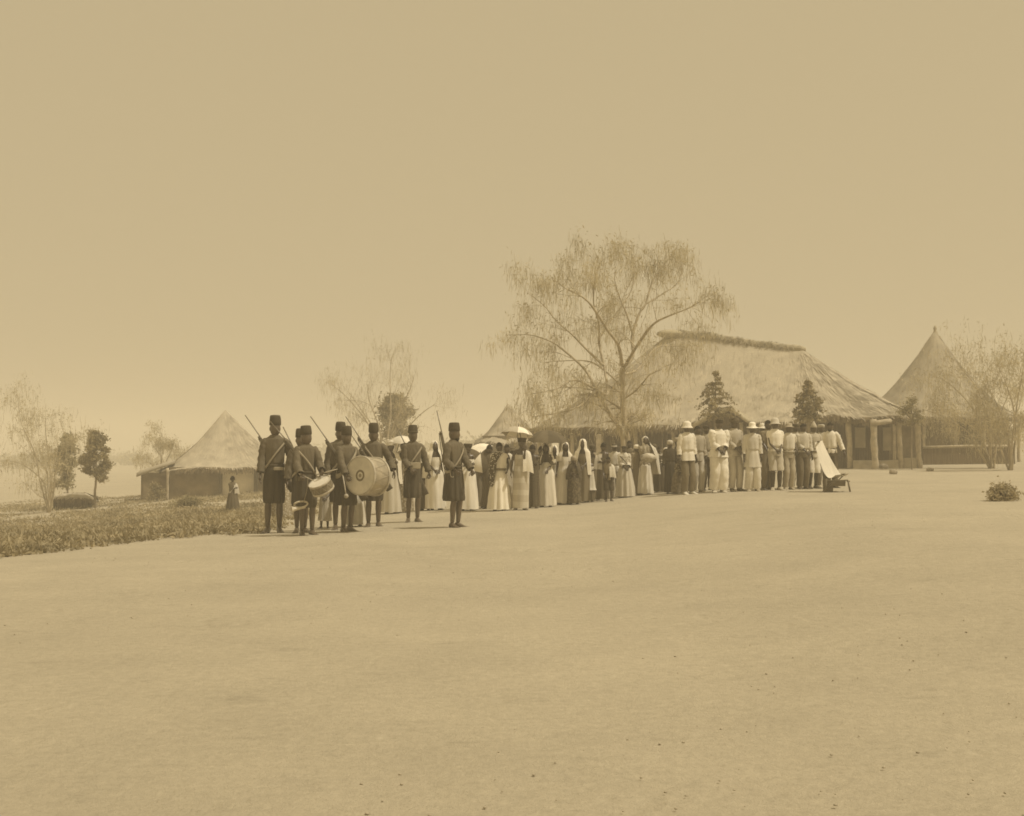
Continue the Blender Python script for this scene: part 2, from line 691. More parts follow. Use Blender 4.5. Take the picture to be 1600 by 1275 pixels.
def wall_strip(parent, a, b, h, th, m, name='wall', sag=0.04, base=None):
    """a mud or reed wall from a to b standing on the ground, with an uneven top"""
    a, b = Vector(a), Vector(b)
    d = (b - a)
    d.z = 0
    L = d.length
    d.normalize()
    nrm = Vector((-d.y, d.x, 0))
    k = max(4, int(L / 0.35))
    rows = []
    for i in range(k + 1):
        q = a + d * (L * i / k)
        g = gz(q.x, q.y) - 0.25 if base is None else base
        hh = (q.z if base is not None else gz(q.x, q.y)) + h + sag * noise.noise(Vector((q.x * 1.3, q.y * 1.3, 2)))
        if base is not None:
            hh = base + h + sag * noise.noise(Vector((q.x * 1.3, q.y * 1.3, 2)))
        t = th / 2
        row = []
        for side, zz in ((-1, 0), (-1, 0.5), (-1, 1), (1, 1), (1, 0.5), (1, 0)):
            z = g + (hh - g) * zz
            w = t * (1 + 0.25 * noise.noise(Vector((q.x * 2, z * 2, side))))
            row.append(q * 1.0 + nrm * (side * w) + Vector((0, 0, z - q.z)))
        rows.append(row)
    mb = MB()
    mb.grid(rows, True, cap0=True, cap1=True)
    return wpart(mb, name, m, parent, smooth=False)


def ring_pts(c, r, n, z, ry=None, rot=0.0, sq=2.0):
    """points of a (super)ellipse"""
    out = []
    for i in range(n):
        th = 2 * PI * i / n
        cx, sy = math.cos(th), math.sin(th)
        k = (abs(cx) ** sq + abs(sy) ** sq) ** (-1 / sq)
        x, y = cx * k * r, sy * k * (ry or r)
        out.append(Vector((c[0] + x * math.cos(rot) - y * math.sin(rot), c[1] + x * math.sin(rot) + y * math.cos(rot), z)))
    return out


# ---- long thatched hall behind the crowd
def build_hall():
    A, B = P(822, 671, 57.0), P(1434, 649, 53.0)          # ends of the front eave
    front = (B - A)
    fx = Vector((front.x, front.y, 0)).normalized()
    back = Vector((-fx.y, fx.x, 0))
    if back.y < 0:
        back = -back
    depth = 8.0
    base = A.lerp(B, 0.5) + back * depth * 0.5
    e = empty('thatched_hall', on_ground(base.x, base.y), 'long thatched hall with thick straw ridge and shady verandah behind the crowd', 'hall')
    eave = []
    N = 44
    porch_t = 0.0
    for i in range(N + 1):
        t = i / N
        q = A.lerp(B, t)
        # rounded corners
        r = max(0.0, 1 - t * 14) ** 2 + max(0.0, 1 - (1 - t) * 14) ** 2
        q = q + back * (0.7 * r)
        q.z += 0.05 * math.sin(t * 17) + 0.035 * math.sin(t * 41 + 1)
        eave.append(q)
    C, D = B + back * depth, A + back * depth
    for i in range(1, 10):
        eave.append(B.lerp(C, i / 10) + fx * (0.5 * math.sin(PI * i / 10)))
    for i in range(0, 17):
        eave.append(C.lerp(D, i / 16))
    for i in range(1, 10):
        eave.append(D.lerp(A, i / 10) - fx * (0.5 * math.sin(PI * i / 10)))
    RA, RB = P(1048, 519, 60.0), P(1250, 544, 58.0)
    thatch(e, eave, RA, RB, conc=1.2, ns=18, straw=7000, fringe=3000, thick=0.24, lump=0.09)
    # the thick roll of straw along the ridge
    mb = MB()
    path = [RA.lerp(RB, i / 24) + Vector((0, 0, -0.06 + 0.08 * math.sin(PI * min(1, i / 14)) + 0.025 * math.sin(i * 1.1) - (0.1 if i < 2 else 0))) for i in range(-1, 26)]
    mb.tube(path, [0.08] + [0.16 + 0.02 * math.sin(i * 0.9) for i in range(25)] + [0.1], 12, wob=0.05)
    wpart(mb, 'ridge_roll', M_RIDGE, e)
    vs = []
    for i in range(1500):
        p = path[2 + int(RND.random() * 22)] + fx * RND.uniform(-.2, .2)
        th = RND.uniform(-0.3, PI + 0.3)
        r = 0.17
        o_ = -back * math.cos(th) * r + Vector((0, 0, math.sin(th) * r))
        tdir = (-back * -math.sin(th) + Vector((0, 0, math.cos(th)))) * (-1 if th < PI / 2 else 1)
        tdir = (tdir + fx * RND.uniform(-.5, .5) + o_ * 0.5).normalized() * RND.uniform(0.12, 0.3)
        a = p + o_
        vs += [a - fx * .012, a + fx * .012, a + tdir + fx * .006, a + tdir - fx * .006]
    fix(np_mesh('ridge_straw', np.array([tuple(v) for v in vs]), 4, M_RIDGE, kind='stuff'), e)
    # straw bundle that hangs over the left end of the ridge
    mb = MB()
    c = RA + Vector((0, 0, -0.1))
    mb.sphere(c - back * 0.25, (0.6, 0.28, 0.2), 14, 8, fn=lambda d: 1 + 0.22 * noise.noise(d * 3.1))
    wpart(mb, 'straw_bundle', M_RIDGE, e)
    # walls set back under the verandah
    off = 1.7
    w0, w1 = A + fx * 1.2 + back * off, B - fx * 1.2 + back * off
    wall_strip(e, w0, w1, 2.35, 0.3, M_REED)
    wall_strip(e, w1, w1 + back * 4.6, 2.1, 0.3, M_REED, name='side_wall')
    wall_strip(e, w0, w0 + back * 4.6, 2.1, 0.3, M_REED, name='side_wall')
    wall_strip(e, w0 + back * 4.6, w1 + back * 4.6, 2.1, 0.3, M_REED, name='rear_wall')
    # verandah posts
    for t in (0.03, 0.12, 0.2, 0.29, 0.39, 0.49, 0.585, 0.66, 0.735):
        q = A.lerp(B, t) + back * 0.45
        h = eave[int(t * N)].z - gz(q.x, q.y)
        post(e, on_ground(q.x, q.y), h - 0.02, 0.17)
    for u, dy, w in ((1329, 0.25, 0.23), (1368, -0.55, 0.27), (1408, 0.3, 0.2), (1437, 0.35, 0.24)):
        t = (u - 822) / (1434 - 822)
        Yl = 1 / ((1 - t) / A.y + t / B.y)
        q = Vector(((u - CX) / F * (Yl + dy), Yl + dy, 0))
        top = P(u, 655, q.y).z
        post(e, on_ground(q.x, q.y), top - gz(q.x, q.y), w, lean=(-0.1, 0))
    # lintel beam on the thick post
    q = P(1366, 662, 52.75)
    mb = MB()
    mb.tube([q + Vector((-0.12, 0, 0)), q + Vector((0.4, 0.1, 0.06)), q + Vector((0.72, 0.25, 0.12))], [0.1, 0.11, 0.1], 8, wob=0.05)
    wpart(mb, 'lintel_beam', M_POST, e)
    # low mud walls between the posts
    for u0, u1, vb in ((1333, 1364, 719), (1373, 1404, 719), (1412, 1433, 716)):
        Y0 = 53.6
        a, b = P(u0, vb, Y0), P(u1, vb, Y0 - 0.2)
        wall_strip(e, a, b, a.z - gz(a.x, a.y), 0.28, M_MUDPALE, name='parapet', sag=0.03)
    # pale door panels in the shade behind
    for u0, u1, v0, v1 in ((1336, 1352, 668, 700), (1380, 1392, 668, 704)):
        Y0 = 54.55
        a, b = P(u0, v1, Y0), P(u1, v0, Y0)
        mb = MB()
        mb.box(((a.x + b.x) / 2, Y0, (a.z + b.z) / 2), (b.x - a.x, 0.08, b.z - a.z), jit=0.01)
        wpart(mb, 'door', M_MUDPALE, e, smooth=False)
    # gabled porch breaking through the eave
    pk = P(1138, 637, 54.4)
    l = P(1083, 664, 54.8)
    r = P(1170, 656, 54.0)
    for nm, s0, s1 in (('porch_slope', l, pk), ('porch_slope', pk, r)):
        rows = []
        for i in range(9):
            t = i / 8
            q = s0.lerp(s1, t)
            q.z += 0.05 * math.sin(PI * t) + 0.02 * noise.noise(q * 3)
            rows.append([q - back * 0.7, q + back * 0.4, q + back * 1.4 + Vector((0, 0, 0.1)), q + back * 1.4 - Vector((0, 0, 0.06)), q + back * 0.4 - Vector((0, 0, 0.16)), q - back * 0.7 - Vector((0, 0, 0.14))])
        mb = MB()
        mb.grid(rows, True, cap0=True, cap1=True)
        wpart(mb, nm, M_RIDGE, e)
    mb = MB()
    g0, g1, g2 = l + back * 0.1, pk + back * 0.1, r + back * 0.1
    dn = Vector((0, 0, -0.14))
    mb.add([g0 + dn, g1 + dn, g2 + dn, g0 + dn + back * .2, g1 + dn + back * .2, g2 + dn + back * .2], [(0, 2, 1), (3, 4, 5), (0, 1, 4, 3), (1, 2, 5, 4), (0, 3, 5, 2)])
    wpart(mb, 'gable', M_REED, e, smooth=False)
    for q in (l + fx * 0.5, r - fx * 0.3):
        post(e, on_ground(q.x, q.y), q.z - 0.1 - gz(q.x, q.y), 0.16)
    # dry fringe along the reed wall (pale reed stakes showing in the shade)
    for u in (1034, 1041, 1052, 1060):
        Yl = 56.6
        q = P(u, 690, Yl)
        mb = MB()
        mb.tube([on_ground(q.x, q.y, -0.1), Vector((q.x + .05, q.y, P(u, 664, Yl).z))], [0.035, 0.025], 6)
        wpart(mb, 'stake', M_POST, e)
    return e


build_hall()


def round_hut(name, label, u, vpeak, Y, u0, u1, veave, vbase, conc=1.5, finial=True, wallm=None, depth=None, doors=(), tm=None):
    c = P(u, vpeak, Y)
    zb = CZ + (HZ - vbase) / F * Y
    ze = CZ + (HZ - veave) / F * Y
    r = (u1 - u0) / 2 / F * Y
    cx = ((u0 + u1) / 2 - CX) / F * Y
    g = gz(cx, Y)
    e = empty(name, (cx, Y, g), label, 'hut')
    ry = depth or r
    eave = ring_pts((cx, Y), r, 56, ze, ry, 0.0, 2.0)
    for i, q in enumerate(eave):
        q.z += 0.04 * math.sin(i * 0.9) + 0.03 * math.sin(i * 2.3)
    thatch(e, eave, c, c + Vector((1e-3, 0, 0)), conc=conc, ns=18, straw=3500, fringe=1500, thick=0.2, lump=0.06, peak_r=0.05, tm=tm)
    if finial:
        mb = MB()
        mb.tube([c + Vector((0, 0, d)) for d in (-0.35, -0.12, 0.02, 0.1, 0.2, 0.27)], [0.2, 0.12, 0.06, 0.09, 0.07, 0.02], 10, wob=0.05)
        wpart(mb, 'finial', M_RIDGE, e)
    wr = 0.82
    mb = MB()
    rows = []
    for z in (g - 0.3, (g + ze) / 2, ze + 0.35):
        rows.append([Vector((q.x, q.y, z)) for q in ring_pts((cx, Y), r * wr, 40, 0, ry * wr)])
    mb.grid(rows, True)
    wpart(mb, 'wall', wallm or M_MUD, e)
    for th in doors:
        mb = MB()
        q = Vector((cx + math.sin(th) * r * wr * 1.01, Y - math.cos(th) * ry * wr * 1.01, g))
        h = (ze - g) * 0.9
        mb.box((q.x, q.y, g + h / 2), (0.8, 0.12, h), rot=None)
        wpart(mb, 'door', M_WOOD, e, smooth=False)
    return e, (cx, Y, g, r, ry, ze)


# far hut between the drummers and the tree
round_hut('thatched_hut', 'far conical thatched hut behind the parasols, left of the big tree', 794, 631, 80.0, 742, 860, 690, 722, conc=1.45, finial=False, doors=(-0.3,))
# conical hut on the right
hc, hi = round_hut('thatched_hut', 'tall conical thatched hut with a knob finial at the right', 1461, 517, 66.0, 1328, 1596, 653, 712, conc=1.52, depth=3.4, doors=(0.2,), tm=M_THATCHOLD)
for k in range(7):
    th = -1.1 + k * 0.36
    q = Vector((hi[0] + math.sin(th) * hi[3] * 0.95, hi[1] - math.cos(th) * hi[4] * 0.95, 0))
    post(hc, on_ground(q.x, q.y), hi[5] - gz(q.x, q.y), 0.15)


# ---- square hut on the left
def build_left_hut():
    Y = 66.0
    pk = P(352, 641, Y + 1.5)
    cx, cy = pk.x + 0.25, pk.y
    rot = math.radians(14)
    hs = 2.95
    e = empty('thatched_hut', on_ground(cx, cy), 'square hut with pale pyramid thatch roof at the left', 'hut', rz=0)
    ze = P(350, 731, Y - 2).z
    eave = ring_pts((cx, cy), hs + 0.45, 60, ze, hs + 0.45, rot, 6.0)
    for i, q in enumerate(eave):
        lx = (q.x - cx) * math.cos(-rot) - (q.y - cy) * math.sin(-rot)
        q.z += 0.03 * math.sin(i * 1.1) - 0.22 * max(0.0, -lx / hs - 0.55)
    thatch(e, eave, pk, pk + Vector((1e-3, 0, 0)), conc=1.42, ns=18, straw=4500, fringe=2000, thick=0.17, lump=0.05, peak_r=0.04)

    def W(x, y):
        return Vector((cx + x * math.cos(rot) - y * math.sin(rot), cy + x * math.sin(rot) + y * math.cos(rot), 0))
    g = gz(cx, cy)
    H = ze - g + 0.3
    base = min(gz(W(-hs, -hs).x, W(-hs, -hs).y), g) - 0.25
    H = ze - base + 0.03
    wall_strip(e, W(-hs, -hs), W(-0.55, -hs), H, 0.22, M_MUD, base=base)
    wall_strip(e, W(-0.55, -hs + 0.16), W(1.1, -hs + 0.16), H, 0.2, mat('porch_wall_sunlit', (0.72, 0.65, 0.5, 1), 0.95, 0.15, 1.8, 0.4, 8), name='porch_wall', base=base)  # sunlight on the porch wall is put into its pale colour
    wall_strip(e, W(-0.55, -hs), W(-0.55, -hs + 0.9), H, 0.16, M_MUD, name='porch_side', base=base)
    wall_strip(e, W(1.1, -hs), W(hs, -hs), H, 0.22, M_MUD, base=base)
    wall_strip(e, W(1.1, -hs), W(1.1, -hs + 0.9), H, 0.16, M_MUD, name='porch_side', base=base)
    wall_strip(e, W(-hs, -hs), W(-hs, hs), H, 0.22, M_MUD, name='side_wall', base=base)
    wall_strip(e, W(hs, -hs), W(hs, hs), H, 0.22, M_MUD, name='side_wall', base=base)
    wall_strip(e, W(-hs, hs), W(hs, hs), H, 0.22, M_MUD, name='rear_wall', base=base)
    # low lean-to on the left
    lw = 1.25
    l0, l1 = W(-hs - lw, -hs + 0.5), W(-hs - lw, hs - 0.6)
    wall_strip(e, W(-hs - lw, -hs + 0.5), W(-hs - 0.1, -hs + 0.5), H - 0.28, 0.18, M_MUD, name='lean_to_wall', base=base)
    wall_strip(e, l0, l1, H - 0.28, 0.18, M_MUD, name='lean_to_wall', base=base)
    rows = []
    for i in range(13):
        t = i / 12
        a = W(-hs - lw - 0.3, -hs + 0.25 + (2 * hs - 0.6) * t)
        b = W(-hs + 0.25, -hs + 0.25 + (2 * hs - 0.6) * t)
        row = []
        for q, dz in ((0, -.12), (0, 0), (.25, 0), (.5, 0), (.75, 0), (1, 0), (1, -.15), (.5, -.15)):
            w = a.lerp(b, q)
            row.append(Vector((w.x, w.y, ze - 0.28 + dz + 0.62 * q ** 0.9 + 0.06 * noise.noise(Vector((w.x * 2, w.y * 2, q))))))
        rows.append(row)
    mb = MB()
    mb.grid(rows, True, cap0=True, cap1=True)
    wpart(mb, 'lean_to_roof', M_THATCHOLD, e)
    for x, y in ((-hs - 0.1, -hs - 0.3), (-0.6, -hs - 0.25), (1.15, -hs - 0.25)):
        q = W(x, y)
        post(e, on_ground(q.x, q.y), ze - gz(q.x, q.y), 0.13 if x < -1 else 0.1, M_POST if x < -1 else M_WOOD)
    return e


build_left_hut()


# ---- small low thatched pen at the far left
def build_pen():
    c = hit(110, 796)
    e = empty('thatched_pen', c, 'small low pen with a pale flat thatch top under the far left trees', 'pen')
    k = c.y / F
    w, h, d = 50 * k, 22 * k, 1.2
    for dx in (-w / 2, 0, w / 2):
        post(e, on_ground(c.x + dx, c.y), h * 0.8, 0.1, M_WOOD)
    wall_strip(e, (c.x - w / 2, c.y + 0.1, 0), (c.x + w / 2, c.y + 0.1, 0), h * 0.75, 0.12, M_REED, name='panel')
    wall_strip(e, (c.x - w / 2, c.y + d, 0), (c.x + w / 2, c.y + d, 0), h * 0.75, 0.12, M_REED, name='panel')
    eave = ring_pts((c.x, c.y + d / 2), w / 2 + 0.12, 40, c.z + h * 0.82, d / 2 + 0.3, 0, 6)
    thatch(e, eave, (c.x - w / 3, c.y + d / 2, c.z + h * 1.15), (c.x + w / 3, c.y + d / 2, c.z + h * 1.15), conc=1.0, ns=6, straw=500, fringe=300, thick=0.08, lump=0.03)


build_pen()

# ---- low reed wall, log and stones before the right hut
def low_things():
    a, b = P(1441, 716, 60.0), P(1585, 716, 60.0)
    a.z = gz(a.x, a.y); b.z = gz(b.x, b.y)
    e = empty('reed_wall', a.lerp(b, 0.5), 'low reed wall in front of the right conical hut', 'wall')
    wall_strip(e, a, b, P(1500, 699, 60).z - a.z, 0.2, M_REED, name='panel', sag=0.05)
    mb = MB()
    mb.tube([Vector((a.x, 59.9, P(0, 699, 60).z)), Vector(((a.x + b.x) / 2, 59.9, P(0, 697, 60).z)), Vector((b.x, 59.9, P(0, 697, 60).z))], 0.06, 6, wob=0.05)
    wpart(mb, 'rail', M_POST, e)
    p = hit(1545, 724)
    mb = MB()
    d = 0.5
    mb.tube([p + Vector((-d * 1.0, 0, 0.1)), p + Vector((0, 0, 0.11)), p + Vector((d, 0.05, 0.11))], [0.1, 0.11, 0.09], 8, wob=0.06)
    o = mb.obj('log', M_POST)
    tag(o, 'pale log lying on the ground before the low reed wall', 'log')
    for u, v, w, h, lab in ((1396, 741, 13, 9, 'brown stone on the sand between the verandah posts'), (1453, 736, 12, 6, 'small flat stone right of the last verandah post'),
                            (1381, 733, 14, 9, 'dark lump of stone at the foot of the thick verandah post')):
        p = hit(u, v)
        k = p.y / F
        mb = MB()
        mb.sphere(p + Vector((0, 0, h * k * 0.35)), (w * k / 2, w * k / 2, h * k * 0.62), 12, 8, fn=lambda d: 1 + 0.25 * noise.noise(d * 2.3 + p))
        tag(mb.obj('stone', M_STONE), lab, 'stone', 'stones by the verandah')


low_things()


# ------------------------------------------------------------------ trees
def strands(pts, n_each, lmin, lmax, w, spread=0.05):
    """thin hanging leaves and pods below twig points"""
    pts = np.asarray(pts)
    c = np.repeat(pts, n_each, axis=0) + rg.normal(size=(len(pts) * n_each, 3)) * spread
    n = len(c)
    L = rg.uniform(lmin, lmax, n)[:, None]
    d = rg.normal(size=(n, 3)) * 0.16
    d[:, 2] = -1
    d /= np.linalg.norm(d, axis=1)[:, None]
    th = rg.uniform(0, PI, n)
    e = np.stack([np.cos(th), np.sin(th), np.zeros(n)], axis=1) * (w * rg.uniform(0.6, 1.3, n))[:, None] / 2
    mid = c + d * L * 0.55 + rg.normal(size=(n, 3)) * 0.012
    tip = c + d * L + rg.normal(size=(n, 3)) * 0.03
    return np.stack([c - e * 0.4, c + e * 0.4, mid + e, mid - e], axis=1).reshape(-1, 3), \
        np.stack([mid - e, mid + e, tip + e * 0.2, tip - e * 0.2], axis=1).reshape(-1, 3)


ZMAX = [1e9]


def grow(wood, tips, p, d, L, r, depth, droop, rn, seg=5):
    """one branch with side twigs"""
    pts = [p]
    q = p.copy()
    dd = d.normalized()
    for i in range(seg):
        dd = (dd + Vector((rn.gauss(0, .16), rn.gauss(0, .16), rn.gauss(0, .12) - droop * (i / seg)))).normalized()
        if q.z > ZMAX[0]:
            dd.z = -abs(dd.z) - 0.25
            dd.normalize()
        q = q + dd * (L / seg)
        pts.append(q.copy())
    rr = [r * (1 - 0.75 * i / seg) for i in range(seg + 1)]
    wood.tube(pts, rr, 6 if r > 0.03 else 4, caps=False)
    if depth <= 0:
        tips.extend(pts[1:])
        return
    k = 3 if depth > 1 else 4
    for i in range(k):
        t = rn.uniform(0.35, 1.0)
        j = min(seg, max(1, int(t * seg)))
        base = pts[j]
        side = Vector((rn.gauss(0, 1), rn.gauss(0, 1), rn.gauss(0.15, .6))).normalized()
        nd = (dd * 0.75 + side * 0.85).normalized()
        grow(wood, tips, base, nd, L * rn.uniform(0.45, 0.7), rr[j] * 0.65, depth - 1, droop * 1.1, rn, max(3, seg - 1))
    tips.extend(pts[-2:])


def limb_tree(name, label, base, limbs, twig_len, twig_n, depth, droop, strand, leafm, seed, barkm=None, extra_leaf=0, cat='tree', group=None, zb=0.25):
    """limbs: list of (list of points, r0, r1) in world space"""
    rn = random.Random(seed)
    e = empty(name, base, label, cat, group)
    trunk = MB()
    twigs = MB()
    tips = []
    for pts, r0, r1 in limbs:
        path = catmull(pts, 4)
        rr = resamp([r0, r1], len(path))
        trunk.tube(path, [x * rn.uniform(.78, .98) for x in rr], 8, caps=True, wob=0.05, ph=rn.uniform(0, 6))
        n = len(path)
        for i in range(twig_n):
            j = int((rn.uniform(0.3 if r0 > 0.09 else 0.12, 1) if i > 2 or r0 > 0.09 else rn.uniform(0.8, 1)) * (n - 1))
            d = (path[min(n - 1, j + 1)] - path[max(0, j - 1)]).normalized()
            s = Vector((rn.gauss(0, 1), rn.gauss(0, 1), rn.gauss(zb, .6))).normalized()
            grow(twigs, tips, path[j], (d * 0.8 + s).normalized(), twig_len * rn.uniform(0.6, 1.3), max(0.006, rr[j] * 0.38), depth, droop, rn)
        tips.append(path[-1])
    wpart(trunk, 'trunk', barkm or M_BARK, e)
    wpart(twigs, 'branches', barkm or M_BARK, e, kind='stuff')
    tp = np.array([tuple(t) for t in tips])
    q1, q2 = strands(tp, *strand)
    v = [q1, q2]
    if extra_leaf:
        idx = rg.integers(0, len(tp), extra_leaf)
        v.append(leaf_quads(tp[idx] + rg.normal(size=(extra_leaf, 3)) * 0.14, 0.13, 0.03, droop=0.6))
    fix(np_mesh('crown', np.concatenate(v), 4, leafm, kind='stuff'), e)
    return e


def main_tree():
    Y = 42.0
    def c(x, y, dy=0.0):
        if y < 800:
            y += (800 - y) * 0.13
        return P(760 + x / 3.643, 330 + y / 3.643, Y + dy)
    b = on_ground(P(978, 700, Y).x, Y)
    L = []
    L.append(([b + Vector((0.02, 0, -0.2)), c(800, 1330), c(785, 1180), c(776, 1040), c(774, 890)], 0.135, 0.085))
    L.append(([b + Vector((-0.08, -0.1, -0.2)), c(775, 1280, -.1), c(722, 1180, -.3), c(655, 1070, -.6), c(618, 1010, -.9)], 0.11, 0.065))
    L.append(([c(774, 895), c(835, 820, .4), c(830, 700, 1.0), c(870, 550, 1.2), c(905, 490, 1.3), c(950, 330, 1.5), c(1040, 190, 1.7), c(1082, 115, 1.8)], 0.075, 0.012))
    L.append(([c(800, 860, .2), c(870, 740, -.6), c(950, 620, -1.1), c(1040, 565, -1.5), c(1140, 520, -1.8), c(1220, 470, -1.9)], 0.06, 0.012))
    L.append(([c(774, 880), c(752, 760, -.5), c(690, 660, -.9), c(610, 515, -1.3), c(545, 440, -1.5), c(450, 385, -1.6), c(390, 330, -1.7)], 0.07, 0.012))
    L.append(([c(620, 1012, -.9), c(690, 1040, -.5), c(672, 900, .2), c(642, 745, .6), c(655, 690, .8), c(705, 600, 1.0), c(770, 500, 1.2), c(830, 380, 1.4), c(850, 180, 1.5)], 0.06, 0.012))
    L.append(([c(640, 750, .6), c(640, 620, .5), c(610, 480, 0.2), c(620, 330, 0), c(650, 190, -.2)], 0.04, 0.01))
    L.append(([c(625, 1015, -.9), c(560, 900, -.7), c(440, 790, -.4), c(370, 735, 0), c(250, 690, .4), c(110, 690, .6)], 0.055, 0.01))
    L.append(([c(668, 880, .2), c(575, 790, .9), c(490, 690, 1.4), c(400, 600, 1.8), c(330, 500, 2.0), c(230, 410, 2.2)], 0.05, 0.01))
    L.append(([c(620, 1020, -.9), c(530, 1110, -1.2), c(400, 1150, -1.6), c(260, 1170, -1.9)], 0.045, 0.01))
    L.append(([c(618, 1010, -.9), c(500, 960, -1.4), c(400, 1010, -1.8), c(260, 1040, -2.1)], 0.045, 0.01))
    L.append(([c(786, 1065), c(840, 1030, -.6), c(892, 975, -1.0), c(930, 930, -1.3), c(1000, 900, -1.6)], 0.045, 0.01))
    L.append(([c(776, 930), c(860, 900, 1.0), c(960, 780, 1.8), c(1050, 760, 2.3), c(1130, 780, 2.6)], 0.05, 0.01))
    L.append(([c(775, 1000), c(700, 930, 1.0), c(600, 860, 1.8), c(480, 850, 2.4), c(330, 860, 2.8)], 0.045, 0.01))
    L.append(([c(835, 700, 1.0), c(800, 560, .6), c(760, 450, .2), c(730, 330, -.2), c(740, 260, -.3)], 0.035, 0.01))
    L.append(([c(905, 490, 1.3), c(990, 430, 1.9), c(1080, 360, 2.2), c(1120, 270, 2.3)], 0.03, 0.01))
    limb_tree('drooping_tree', 'tall wispy tree with drooping strands and twin trunks before the hall', b, L, 1.1, 10, 1, 0.12,
              (4, 0.14, 0.44, 0.013, 0.14), M_LEAFPALE, 5, extra_leaf=5000, barkm=M_BARKPALE, zb=-0.05)


ZMAX[0] = P(0, 372, 42).z
main_tree()
ZMAX[0] = 1e9


def wispy(name, label, u, vb, Y, tops, seed, strand=(3, 0.12, 0.4, 0.015, 0.1), tw=1.0, leaf=M_LEAFPALE, extra=2000, r=0.08, group=None, n=6, depth=2):
    base = on_ground((u - CX) / F * Y, Y)
    L = []
    rn = random.Random(seed)
    for (u1, v1) in tops:
        t = P(u1, v1, Y + rn.uniform(-1.2, 1.2))
        m = base.lerp(t, 0.5) + Vector((-(t.x - base.x) * 0.18 + rn.uniform(-.15, .15), rn.uniform(-.3, .3), 0.25))
        L.append(([base + Vector((rn.uniform(-.1, .1), 0, -0.2)), base.lerp(m, .5) + Vector((rn.uniform(-.1, .1), 0, 0.1)), m, m.lerp(t, .6) + Vector((rn.uniform(-.2, .2), 0, .1)), t], r, r * 0.15))
    return limb_tree(name, label, base, L, tw, n, depth, 0.18, strand, leaf, seed, extra_leaf=extra, group=group, barkm=M_BARKPALE)


wispy('drooping_tree', 'faint bare drooping tree far behind the bass drummer', 605, 720, 72, [(518, 600), (545, 612), (575, 600), (612, 556), (648, 585), (630, 620), (682, 630), (560, 650)], 21, strand=(3, 0.15, 0.5, 0.014, 0.25), tw=1.5, extra=600, n=7, depth=1)
wispy('drooping_tree', 'pale feathery tree at the far left edge', 75, 796, 56, [(30, 640), (72, 650), (45, 690), (90, 700), (20, 720), (105, 690)], 22, strand=(3, 0.15, 0.5, 0.013, 0.2), tw=1.2, extra=2000, n=7, depth=1, r=.05)
wispy('drooping_tree', 'thin leafy tree behind the left corner of the square hut', 258, 775, 72, [(235, 690), (252, 676), (272, 690), (228, 720), (285, 712), (255, 700)], 23, tw=0.8, extra=2500, n=6, depth=1, r=.05)
wispy('drooping_tree', 'drooping pale tree hanging over the right conical hut', 1548, 725, 52, [(1470, 590), (1500, 575), (1530, 590), (1440, 640), (1560, 580), (1480, 640), (1590, 600)], 24, strand=(3, 0.12, 0.45, 0.014, 0.15), tw=1.3, extra=3500, n=8, depth=1, r=.055)
wispy('drooping_tree', 'leaning pale tree at the right edge by the reed wall', 1580, 728, 49, [(1535, 600), (1560, 575), (1600, 560), (1590, 620), (1520, 650)], 25, strand=(3, 0.12, 0.4, 0.015, 0.12), tw=1.0, extra=3000, n=8, depth=1, r=.05)


